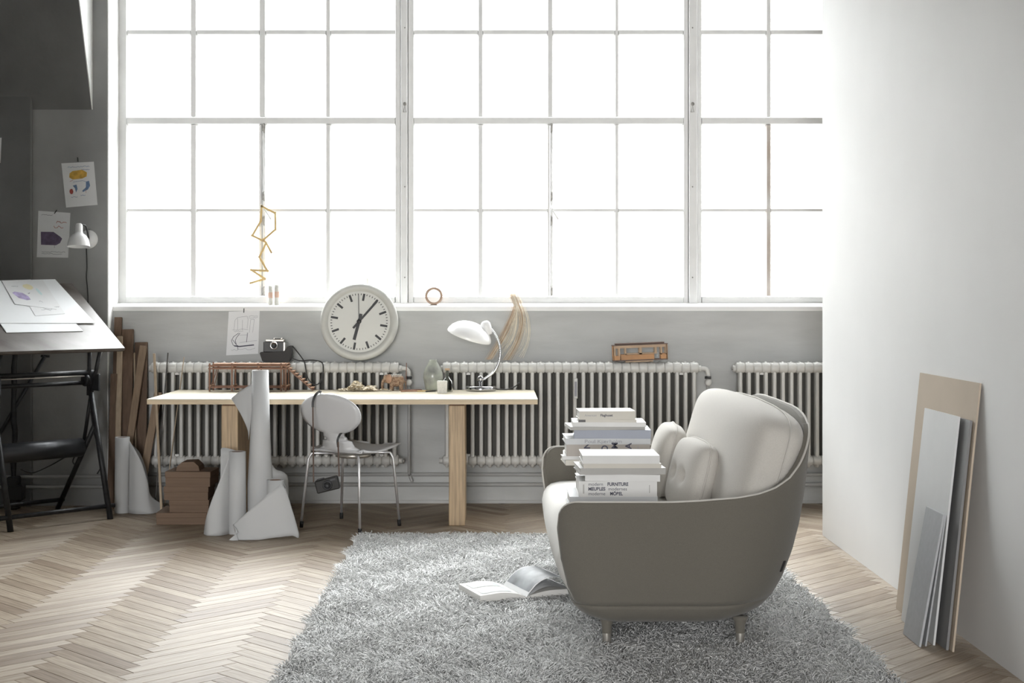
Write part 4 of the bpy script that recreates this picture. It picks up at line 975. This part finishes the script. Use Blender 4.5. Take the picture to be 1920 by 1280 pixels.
# ------------------------------------------------------------------ toy tram on the radiator
TY = 8.875; tk = TY/FPX
tr = thing('toy_tram', 'orange-brown wooden toy tram resting on the radiator top', 'toy', (X(1200, TY), TY, RT))
MT = Matrix.Translation((X(1200, TY), TY, RT+.009)) @ Matrix.Rotation(math.radians(-2.2), 4, 'Y')
def trb(bm, x0, x1, y0, y1, z0, z1, bev=0):
    vs_ = b2(bm, x0*tk, x1*tk, y0, y1, z0*tk, z1*tk, bev)
    for v in vs_: v.co = MT @ v.co
for y0, y1 in ((-.035, -.029), (.029, .035)):
    bm = bmn(); trb(bm, -36, 26, y0, y1, 2, 12); trb(bm, -50, -38, y0, y1, 2, 10); trb(bm, 38, 50, y0, y1, 2, 12); obj('side_panel', bm, M['train'], tr)
    bm = bmn(); trb(bm, -50, 50, y0, y1, 24, 29)
    for a, b in ((-50, -46), (-41, -37.5), (-29, -26), (-2, 3), (27, 31), (38, 41), (47, 50)): trb(bm, a, b, y0, y1, 10 if abs(a) > 35 else 12, 24)
    trb(bm, -28, 27, y0, y1, 11.5, 14); obj('window_pillars', bm, M['trainl'], tr)
bm = bmn(); trb(bm, -51, 51, -.036, .036, 0, 2.2); obj('underframe', bm, M['traind'], tr)
bm = bmn(); trb(bm, -52, 52, -.037, .037, 29, 30.5); trb(bm, -46, 46, -.028, .028, 30.5, 33.5, .002); obj('roof', bm, M['traind'], tr)
for s in (-51, 49): 
    bm = bmn(); trb(bm, s, s+2, -.035, .035, 2, 10); trb(bm, s, s+2, -.035, -.026, 10, 29); trb(bm, s, s+2, .026, .035, 10, 29); obj('end_wall', bm, M['train'], tr)
bm = bmn(); trb(bm, -28, 24, -.025, .025, -2.6, 0); obj('bogie', bm, M['trainl'], tr)

# ------------------------------------------------------------------ camera in its case on the radiator
KY = 8.875; cc = thing('cased_camera', 'vintage black camera in an open leather case on the radiator', 'camera', (X(517, KY), KY, RT))
kk = KY/FPX; z0 = RT
bm = bmn(); prism(bm, [(X(494, KY), 0), (X(544, KY), 0), (X(548, KY), .05), (X(547, KY), .10), (X(541, KY), .10), (X(535, KY), .063), (X(488, KY), .060)], -.04, .04, XZ(KY) @ Matrix.Translation((0, z0, 0))); bmesh.ops.bevel(bm, geom=bm.edges[:], offset=.005, segments=2, affect='EDGES'); obj('leather_case', bm, M['leather'], cc)
bm = bmn(); b2(bm, X(495, KY), X(534, KY), KY-.028, KY+.02, z0+.06, z0+.125, .004); cb = obj('camera_body', bm, M['black'], cc)
bm = bmn(); b2(bm, X(499, KY), X(533, KY), KY-.027, KY+.018, z0+.125, z0+.137, .003); b2(bm, X(514, KY), X(530, KY), KY-.029, KY+.012, z0+.137, z0+.148, .003); b2(bm, X(533, KY), X(535.5, KY), KY-.03, KY+.015, z0+.062, z0+.12); obj('top_plate', bm, M['steel'], cc)
bm = bmn(); b2(bm, X(516, KY), X(528, KY), KY-.0305, KY-.028, z0+.139, z0+.147); obj('viewfinder', bm, M['black'], cc)
ML = Matrix.Translation((X(516, KY), KY-.028, z0+.102)) @ Matrix.Rotation(PI/2, 4, 'X')
bm = bmn(); lathe(bm, [(.019, 0), (.024, .002), (.024, .028), (.020, .03), (.016, .026)], 24, ML); ln = obj('lens', bm, M['chrome'], cc)
bm = bmn(); lathe(bm, [(.017, .026), (.008, .02), (0, .019)], 20, ML); obj('lens_glass', bm, M['black'], ln)
strap('strap', [at(548, 648, KY), at(558, 660, 8.84), at(570, 677, 8.815), at(573, 690, 8.80), at(577, 708, 8.80), at(586, 719, 8.80), at(596, 720, 8.80), at(604, 708, 8.80), at(606, 692, 8.805), at(603, 679, 8.83), at(585, 675, 8.87), at(562, 676, 8.88), at(547, 671, 8.88)], .007, .0022, M['leather'], cc, 60)

# ------------------------------------------------------------------ papers with drawings
def sheet(name, quad, label, cat='drawing', mat_=None, th=.0008):
    """quad: tl, tr, br, bl world points; returns (thing, mapper (u right, v down) -> point slightly in front)"""
    tl, tr_, br, bl = [Vector(q) for q in quad]; ctr_ = (tl+tr_+br+bl)/4
    n = (tr_-tl).cross(tl-bl).normalized()
    t = thing(name, label, cat, (ctr_.x, ctr_.y, min(q.z for q in (tl, tr_, br, bl))))
    bm = bmn(); f = [bm.verts.new(q+n*th) for q in (tl, bl, br, tr_)]; b = [bm.verts.new(q) for q in (tl, bl, br, tr_)]
    bm.faces.new(f); bm.faces.new(b[::-1])
    for i in range(4): bm.faces.new((f[i], b[i], b[(i+1) % 4], f[(i+1) % 4]))
    obj('sheet', bm, mat_ or M['paper'], t)
    def mp(u, v, e=1): return tl.lerp(tr_, u).lerp(bl.lerp(br, u), v)+n*(th+.0004*e)
    return t, mp, n
def blob(t, mp, pts, m_, name='colour_wash', e=1):
    bm = bmn(); P_ = [mp(u, v, e) for u, v in pts]; c = bm.verts.new(sum(P_, Vector())/len(P_)); v = [bm.verts.new(p) for p in P_]
    for i in range(len(v)): bm.faces.new((c, v[i], v[(i+1) % len(v)]))
    obj(name, bm, m_, t)
def oval(cu, cv, ru, rv, n=14, p=1.0, wob=.1):
    return [(cu+ru*math.copysign(abs(math.cos(2*PI*k/n))**p, math.cos(2*PI*k/n))*(1+random.uniform(-wob, wob)), cv+rv*math.copysign(abs(math.sin(2*PI*k/n))**p, math.sin(2*PI*k/n))*(1+random.uniform(-wob, wob))) for k in range(n)]
def lines(t, mp, n, strokes, m_, w_=.0014, name='pen_lines', e=2):
    bm = bmn()
    for st in strokes:
        P_ = [mp(u, v, e) for u, v in st]
        for a, b in zip(P_, P_[1:]):
            d = (b-a)
            if d.length < 1e-6: continue
            s = d.normalized().cross(n)*w_/2
            bm.faces.new([bm.verts.new(q) for q in (a-s, b-s, b+s, a+s)])
    obj(name, bm, m_, t, fixn=False)
def scrib(u0, u1, v, n=10, a=.012): return [(u0+(u1-u0)*i/n, v+random.uniform(-a, a)) for i in range(n+1)]
def clip(t, p, ang=0, L_=.028):
    bm = bmn(); d = Vector((math.sin(ang), 0, math.cos(ang)))*L_; q = d.to_track_quat('Z', 'Y').to_matrix(); box(bm, p+Vector((0, -.003, 0)), (.005, .005, L_), q, .001); obj('clip', bm, M['black'], t)
y = WY-.0015
t, mp, n = sheet('pinned_drawing', (at(429, 584, y), at(487, 582, y), at(484, 663, y), at(424, 666, y)), 'pencil drawing of a chaise pinned to the wall below the sill')
lines(t, mp, n, [[(.2, .42), (.22, .2), (.3, .14), (.6, .12), (.64, .2), (.62, .4)], [(.3, .16), (.32, .42)], [(.46, .2), (.47, .44)], [(.72, .2), (.7, .5)], [(.84, .2), (.8, .5)], [(.72, .2), (.84, .2)], scrib(.15, .65, .42), scrib(.65, .95, .12), scrib(.65, .95, .16), [(.35, .55), (.62, .55)], [(.4, .72), (.95, .69)], scrib(.15, .9, .88, 16, .02), scrib(.2, .5, .46)], M['inkg'], .0016)
lines(t, mp, n, [[(.36, .5), (.2, .58), (.14, .67), (.2, .77), (.26, .8)], [(.4, .5), (.3, .6), (.26, .67), (.3, .76)], [(.18, .65), (.34, .8)], [(.34, .78), (.36, .88)], [(.64, .5), (.62, .72)]], M['ink'], .003)
lines(t, mp, n, [[(.24, .79), (.4, .81), (.86, .79)]], M['ink'], .007); clip(t, at(457.5, 582, y), .05)
y = PY-.0015
t, mp, n = sheet('pinned_drawing', (at(115, 306, y), at(176, 303, y), at(183, 384, y), at(124, 389, y)), 'pinned colour sketch with a yellow sofa and blue chair on the pillar')
blob(t, mp, [(.2, .33), (.22, .24), (.32, .19), (.62, .17), (.76, .24), (.74, .33), (.6, .37), (.3, .38)], M['yellow'])
blob(t, mp, [(.7, .45), (.8, .43), (.82, .55), (.74, .63), (.58, .68), (.56, .65), (.68, .6)], M['blue']); blob(t, mp, [(.28, .52), (.4, .5), (.42, .6), (.36, .68), (.34, .58)], M['blue'])
blob(t, mp, oval(.22, .65, .06, .06), M['red'])
lines(t, mp, n, [scrib(.18, .85, .10, 18, .015), scrib(.6, .85, .17), [(.3, .44), (.6, .42), (.74, .46)], scrib(.5, .65, .75), scrib(.2, .4, .78)], M['blue'], .002); lines(t, mp, n, [[(.68, .62), (.67, .7)], [(.2, .42), (.3, .4)]], M['red'], .002); clip(t, at(146, 299, y), -.12)
t, mp, n = sheet('pinned_drawing', (at(72, 395, y), at(132, 399, y), at(128, 483, y), at(69, 482, y)), 'pinned sketch of a purple sofa beside the wall lamp')
blob(t, mp, [(.1, .45), (.5, .44), (.72, .54), (.78, .58), (.72, .68), (.6, .73), (.12, .73)], M['purple'])
lines(t, mp, n, [scrib(.58, .9, .22, 12, .03), scrib(.5, .8, .33, 8, .03)], M['red'], .0028); lines(t, mp, n, [scrib(.1, .45, .08), scrib(.15, .9, .88, 14), scrib(.15, .8, .92, 14), [(.55, .73), (.55, .79)]], M['ink'], .0016); clip(t, at(104.5, 397, y), .6)
t, mp, n = sheet('pinned_drawing', (at(-40, 262, 8.884), at(3, 258, 8.884), at(1, 305, 8.884), at(-42, 309, 8.884)), 'white sheet on the pilaster, cut off by the photo edge', 'paper')

# ------------------------------------------------------------------ wall lamp
wl = thing('wall_lamp', 'white bell-shaped wall lamp with round back plate on the pillar', 'lamp', at(166, 449, PY))
bm = bmn(); lathe(bm, [(0, 0), (.056, 0), (.058, .004), (.057, .010), (.02, .016), (0, .016)], 32, Matrix.Translation(at(166.5, 448.5, PY)) @ Matrix.Rotation(PI/2, 4, 'X')); obj('back_plate', bm, M['lampw'], wl)
SYY = 8.76; sc_ = at(147.5, 461, SYY)
Mx = Matrix.Translation(sc_) @ Vector((0, 0, 1)).rotation_difference(Vector((-.02, .12, 1)).normalized()).to_matrix().to_4x4()
bm = bmn(); lathe(bm, [(.068, -.004), (.066, .012), (.058, .044), (.044, .066), (.027, .078), (.024, .086), (.022, .128), (.016, .138), (0, .14)], 32, Mx); lathe(bm, [(.068, -.004), (.060, .014), (.05, .044), (.03, .068), (0, .074)], 32, Mx); obj('shade', bm, M['lampw'], wl)
bm = bmn(); tube(bm, spline([at(166, 450, PY-.01), at(165, 440, PY-.05), at(161, 424, PY-.11), at(153, 421, SYY+.02)], 14), .006, 8); obj('arm', bm, M['black'], wl)
bm = bmn(); tube(bm, spline([at(162, 466, PY-.006), at(163, 500, PY-.006), at(162, 520, PY-.006), at(165, 560, PY-.006), at(165, 660, PY-.006), at(167, 740, PY-.006), at(176, 810, PY-.006), at(189, 850, PY-.006), at(190, 872, PY-.006), at(182, 888, PY-.03)], 40), .0035, 6); obj('cord', bm, M['black'], wl)

# ------------------------------------------------------------------ drafting table
FR = Vector((-2.175, 8.45, .992)); eL = Vector((-.692, -.722, 0)); eB = Vector((-.43, .43, .392)).normalized(); BP = Vector((-.722, .692, 0))
eB = (BP*.615+Vector((0, 0, .392))).normalized(); TWD, TDP = .86, .715
nT = eL.cross(eB).normalized()
if nT.z < 0: nT = -nT
dt = thing('drafting_table', 'tilted drafting table with a worn dark top on a black iron frame', 'table', Vector((-2.7, 8.4, 0)))
bm = bmn(); R3 = Matrix((eL, eB, nT)).transposed()
box(bm, FR+eL*TWD/2+eB*TDP/2-nT*.009, (TWD, TDP, .018), R3, .002); dtop = obj('tabletop', bm, M['desk'], dt)
bm = bmn(); box(bm, FR+eL*TWD/2+eB*.02-nT*.021, (TWD-.004, .036, .006), R3); box(bm, FR+eL*TWD/2+eB*(TDP-.02)-nT*.021, (TWD-.004, .036, .006), R3); obj('batten', bm, M['deskedge'], dtop)
def onT(s, t_, up=0): return FR+eL*s+eB*t_+nT*up
def leg2(name, a, b, r, par=dt, m_=M['iron'], seg=10):
    bm = bmn(); tube(bm, [a, b], r, seg); return obj(name, bm, m_, par)
def pl(s, b_, z): return Vector((FR.x, FR.y, 0))+eL*s+BP*b_+Vector((0, 0, z))
for s in (.10, .72):
    f_ = pl(s, .0, 0); bk = pl(s, .60, 0); ap = pl(s, .21, .725)
    leg2('leg', f_, ap, .017); leg2('leg', bk, pl(s, .16, .55), .015)
    leg2('upright', ap, pl(s, .10, 1.0), .012); leg2('upright', pl(s, .24, .71), pl(s, .22, 1.075), .012); leg2('strut', ap, pl(s, .29, .44), .011)
    bm = bmn(); lathe(bm, [(0, -.012), (.034, -.012), (.037, -.006), (.037, .006), (.034, .012), (0, .012)], 24, Matrix.Translation(pl(s, .24, .80)+eL*.02) @ Vector((0, 0, 1)).rotation_difference(eL).to_matrix().to_4x4()); obj('locking_wheel', bm, M['iron'], dt)
    bm = bmn(); p = pl(s, .16, .79); box(bm, p, (.012, .09, .10), Matrix((eL, BP, Vector((0, 0, 1)))).transposed(), .004); obj('hinge_plate', bm, M['drum'], dt)
leg2('cross_rail', pl(.05, .24, .845), pl(.80, .24, .845), .014); leg2('cross_rail', pl(.05, .24, .785), pl(.80, .24, .785), .013)
leg2('rod', pl(.05, .23, .825), pl(.80, .23, .825), .004, dt, M['steel'])
leg2('foot_rail', pl(.06, .022, .075), pl(.78, .022, .075), .013); leg2('foot_rail', pl(.08, .56, .06), pl(.78, .56, .06), .013)
bm = bmn(); A, B = pl(.115, .29, .40), pl(.76, .29, .40); tube(bm, [A, A+(B-A)*.01, B-(B-A)*.01, B], [.045, .056, .056, .045], 24); obj('counterweight_drum', bm, M['drum'], dt)
bm = bmn(); tube(bm, spline([pl(.22, .29, .35), pl(.33, .3, .30), pl(.42, .32, .27), pl(.5, .3, .30)], 14), .004, 6); tube(bm, spline([pl(.13, .33, .36), pl(.10, .42, .30), pl(.02, .5, .26)], 8), .004, 6); obj('cable', bm, M['black'], dt)
# boards and sheets on its top
def toT(px, py, up):
    d = Vector(((px-CX)/FPX, 1, -(py-CY)/FPX)); o_ = Vector((0, 0, EYE)); P0 = FR+nT*up
    k = (P0-o_).dot(nT)/d.dot(nT); return o_+d*k
def tsheet(name, quad, up, label, cat, m_, th): return sheet(name, [toT(px, py, up) for px, py in quad], label, cat, m_, th)
tsheet('drawing_board', ((-60, 520), (75, 540), (156, 621), (12, 624)), .0012, 'white card sheet at the bottom of the pile on the drafting table', 'card', M['board'], .003)
tsheet('drawing_board', ((-60, 528), (103, 524), (178, 606), (-30, 606)), .0048, 'large white card with its corner jutting out on the drafting table', 'card', M['board'], .003)
t, mp, n = tsheet('sketch_sheet', ((28, 527), (80, 525), (122, 588), (66, 592)), .0086, 'coloured sketch sheet lying lower in the pair on the drafting table', 'drawing', M['paper'], .001)
lines(t, mp, n, [scrib(.3, .7, .85), [(.3, .75), (.6, .9)], scrib(.8, .95, .8)], M['ink'], .002)
t, mp, n = tsheet('sketch_sheet', ((3, 526), (58, 524), (106, 580), (28, 570)), .0102, 'sketch sheet with lilac and yellow washes on top of the drafting table', 'drawing', M['paper'], .001)
blob(t, mp, [(.1, .52), (.2, .46), (.4, .5), (.5, .62), (.5, .74), (.38, .78), (.2, .72)], M['lilac']); blob(t, mp, oval(.70, .26, .15, .10), M['paley']); blob(t, mp, oval(.92, .42, .05, .12), M['teal'])
lines(t, mp, n, [scrib(.2, .4, .25), scrib(.55, .62, .5, 6, .03), scrib(.7, .78, .78, 4, .02)], M['ink'], .002)
# stand behind the table
st_ = thing('iron_stand', 'knobbly black iron pole with a heavy foot behind the drafting table', 'stand', at(28, 952, 8.78))
sx_ = X(27, 8.78)
bm = bmn(); tube(bm, [(sx_+random.uniform(-.006, .006), 8.78, .02+k*.065) for k in range(17)], [random.uniform(.013, .020) for k in range(17)], 8); obj('pole', bm, M['iron'], st_)
bm = bmn(); b2(bm, sx_-.035, sx_+.03, 8.74, 8.82, 0, .20, .008); b2(bm, sx_-.03, sx_+.065, 8.735, 8.80, .055, .15, .008); obj('foot', bm, M['black'], st_)
bm = bmn(); tube(bm, [at(84, 668, 8.86), at(-40, 880, 8.84)], .012, 8); tube(bm, [at(77, 667, 8.87), at(93, 668, 8.87)], .008, 6); single('leaning_rod', bm, M['drum'], 'grey rod leaning diagonally on the pillar under the drafting table', 'rod')

# ------------------------------------------------------------------ planks leaning in the corner
def lean_plank(pt, pb, w_, yt, yb, th, m_, label, name='timber_board', cat='board'):
    """pt / pb: photo positions of the top and bottom centre; yt / yb: their distances; w_: width in m"""
    A = at(pb[0], pb[1], yb); A.z = 0.004; B = at(pt[0], pt[1], yt); d = B-A
    z_ = d.normalized(); y_ = Vector((0, 1, 0)); x_ = y_.cross(z_).normalized(); y_ = z_.cross(x_)
    R_ = Matrix((x_, y_, z_)).transposed(); bm = bmn(); vs_ = box(bm, (A+B)/2, (w_, th, d.length), R_, .001)
    mz = min(v.co.z for v in bm.verts)
    for v in bm.verts: v.co.z -= mz
    single(name, bm, m_, label, cat, 'boards leaning in the corner')
lean_plank((222, 594), (212, 950), .045, 9.00, 8.83, .022, M['plankd'], 'tallest dark brown board in the corner beside the pillar')
lean_plank((225, 630), (219.5, 958), .032, 8.955, 8.72, .02, M['plankl'], 'narrow pale batten in the corner, directly behind the paper roll')
lean_plank((240, 617), (234, 952), .070, 8.99, 8.80, .022, M['plankd'], 'wide brown board in the corner, second tallest')
lean_plank((265, 641), (262, 950), .078, 9.01, 8.86, .018, M['plankd'], 'wide brown board in the corner behind the slanted plank')
lean_plank((269, 648), (226, 905), .042, 8.965, 8.76, .02, M['plankm'], 'tan plank slanting across the wide brown boards')
lean_plank((252, 660), (256, 948), .010, 8.975, 8.80, .008, M['plankl'], 'very thin pale strip between the brown boards')
lean_plank((297, 735), (258, 945), .045, 8.83, 8.74, .018, M['plankm'], 'short brown plank leaning on the radiator end near the desk')
lean_plank((214, 700), (207, 950), .040, 8.89, 8.77, .02, M['plankd'], 'short dark board against the pillar edge by the drafting table leg')
lean_plank((289, 662), (303, 965), .014, 8.83, 8.60, .012, M['plankl'], 'pale square stick leaning on the radiator at the desk end', 'timber_stick', 'stick')
lean_plank((315, 660), (290, 955), .007, 8.835, 8.70, .007, M['darkstick'], 'thin dark stick leaning on the radiator beside the pale stick', 'timber_stick', 'stick')
lean_plank((345, 668), (308, 950), .005, 8.84, 8.83, .005, M['plankl'], 'thinnest pale cane leaning on the radiator behind the desk', 'timber_stick', 'stick')

# ------------------------------------------------------------------ cardboard boxes
def carton(px0, px1, py0, py1, yf, dep, z0, rz, label, tab=False):
    x0, x1 = X(px0, yf), X(px1, yf); h = (py1-py0)*yf/FPX
    t = thing('cardboard_box', label, 'box', ((x0+x1)/2, yf+dep/2, z0), math.radians(rz), 'flat brown boxes under the desk')
    w_ = x1-x0
    if tab:
        bm = bmn(); prism(bm, [(-w_/2, 0), (w_/2, 0), (w_*.46, h*.5), (w_*.25, h), (-w_*.25, h*.95), (-w_*.45, h*.5)], -dep/2, dep/2, Matrix(((1, 0, 0, 0), (0, 0, -1, 0), (0, 1, 0, 0), (0, 0, 0, 1)))); obj('body', bm, M['boxes'], t, local=True)
    else:
        bm = bmn(); b2(bm, -w_/2+.003, w_/2-.003, -dep/2+.003, dep/2-.003, 0, h*.62); obj('body', bm, M['boxes'], t, local=True)
        bm = bmn(); b2(bm, -w_/2, w_/2, -dep/2, dep/2, h*.58, h, .002); obj('lid', bm, M['boxes'], t, local=True)
    return z0+h
z = carton(291, 386, 960, 982, 8.18, .26, 0, 2, 'widest flat brown box at the bottom of the stack under the desk')
z = carton(318, 394, 937, 960, 8.20, .22, z, -3, 'flat brown box second from the bottom of the stack')
z = carton(306, 390, 912, 937, 8.20, .22, z, 1, 'flat brown box in the middle of the stack under the desk')
z = carton(310, 396, 884, 912, 8.20, .22, z, -2, 'flat brown box second from the top of the stack')
z = carton(330, 374, 867, 884, 8.24, .14, z, 0, 'small rounded brown wooden block crowning the box stack', True)

# ------------------------------------------------------------------ paper rolls
def roll(name, label, px, top, yc, r0, r1, flaps, m_=None):
    c = Vector((X(px, yc), yc, 0)); h = Z(top, yc)
    t = thing('paper_roll', label, 'paper roll', c, 0, 'paper rolls standing on the floor')
    bm = bmn(); lathe(bm, [(r1, .001), (r1*.97+r0*.03, h*.3), (r0*.6+r1*.4, h*.6), (r0, h), (r0-.007, h), (r0-.010, h-.30), (.0, h-.30)], 32, Matrix.Translation(c)); tb = obj('roll', bm, m_ or M['rollp'], t)
    bm = bmn(); lathe(bm, [(0, h-.03), (r0*.66, h-.03), (r0*.66, h-.001), (r0*.60, h-.001), (r0*.58, h-.012), (0, h-.012)], 24, Matrix.Translation(c)); obj('hollow_shade', bm, M['rollshade'], tb)  # dark plug: deep shade inside the hollow roll, put in as colour
    for tp, bt_ in flaps:
        T_ = spline(tp, 28); B_ = spline(bt_, 28); bm = bmn(); g = []
        for a, b in zip(T_, B_):
            b = Vector((b.x, b.y, max(b.z, .002))); g.append([bm.verts.new(a.lerp(b, q/12)) for q in range(13)])
        for i in range(28):
            for j in range(12): f = bm.faces.new((g[i][j], g[i+1][j], g[i+1][j+1], g[i][j+1])); f.smooth = True
        o = obj('loose_sheet', bm, m_ or M['rollp'], t); sd = o.modifiers.new('thick', 'SOLIDIFY'); sd.thickness = .0012
    return t
def G(px, y): p = at(px, 556, y); return Vector((p.x, y, .002))     # a point on the floor
# roll by the planks
roll('paper_roll', 'short white paper roll standing by the leaning boards', 229.5, 819, 8.63, .043, .046,
     [([at(243, 826, 8.61), at(254, 845, 8.575), at(266, 868, 8.57), at(276, 900, 8.58), at(281, 925, 8.60), at(292, 937, 8.64), at(305, 944, 8.69)], [G(241, 8.60), G(252, 8.565), G(264, 8.555), G(275, 8.56), G(285, 8.575), G(295, 8.62), G(308, 8.68)]),
      ([at(240, 830, 8.68), at(252, 837, 8.70), at(264, 852, 8.71), at(274, 880, 8.71), at(280, 915, 8.70)], [G(238, 8.68), G(250, 8.71), G(262, 8.73), G(273, 8.73), G(280, 8.72)])])
# tall roll
roll('paper_roll', 'tallest white paper roll in front of the desk edge', 488, 694, 7.925, .045, .070,
     [([at(477, 716, 7.905), at(464, 724, 7.92), at(450, 733, 7.94), at(440, 741, 7.965), at(434, 746, 7.99)], [at(466, 826, 7.89), at(464, 806, 7.905), at(455, 784, 7.92), at(443, 762, 7.945), at(435, 750, 7.975)]),
      ([at(508, 868, 7.93), at(518, 880, 7.96), at(530, 884, 8.0), at(539, 892, 8.04), at(541, 910, 8.08)], [G(508, 7.93), G(518, 7.97), G(529, 8.02), G(538, 8.06), G(541, 8.1)])])
# middle roll
roll('paper_roll', 'mid-height white paper roll with its sheet fanned out beside box stack', 445, 846, 7.87, .0455, .048,
     [([at(431, 848, 7.86), at(424, 868, 7.83), at(413, 898, 7.80), at(398, 935, 7.79), at(388, 965, 7.80), at(384, 985, 7.84)], [G(430, 7.85), G(424, 7.82), G(414, 7.79), G(400, 7.78), G(388, 7.79), G(382, 7.84)]),
      ([at(455, 850, 7.92), at(435, 842, 7.95), at(418, 839, 7.97), at(414, 842, 7.97)], [G(455, 7.93), G(435, 7.96), G(418, 7.98), G(412, 7.98)])])
# front roll with the cone sheet
roll('paper_roll', 'shortest white paper roll in front, wrapped in a flaring loose sheet', 516.5, 899, 7.78, .047, .048,
     [([at(531, 902, 7.76), at(536, 916, 7.735), at(527, 908, 7.715), at(514, 917, 7.70), at(495, 932, 7.69), at(470, 954, 7.68), at(448, 973, 7.68), at(437, 983, 7.685)],
       [at(534, 915, 7.77), at(561, 1001, 7.72), at(548, 1004, 7.695), at(530, 1006, 7.675), at(505, 1009, 7.66), at(480, 1013, 7.65), at(458, 1014, 7.645), at(444, 1011, 7.65)]),
      ([at(437, 983, 7.685), at(439, 986, 7.665), at(443, 991, 7.655), at(446, 998, 7.65)], [at(444, 1011, 7.65), at(447, 1013, 7.64), at(440, 1014, 7.63), at(429, 1012, 7.625)])])
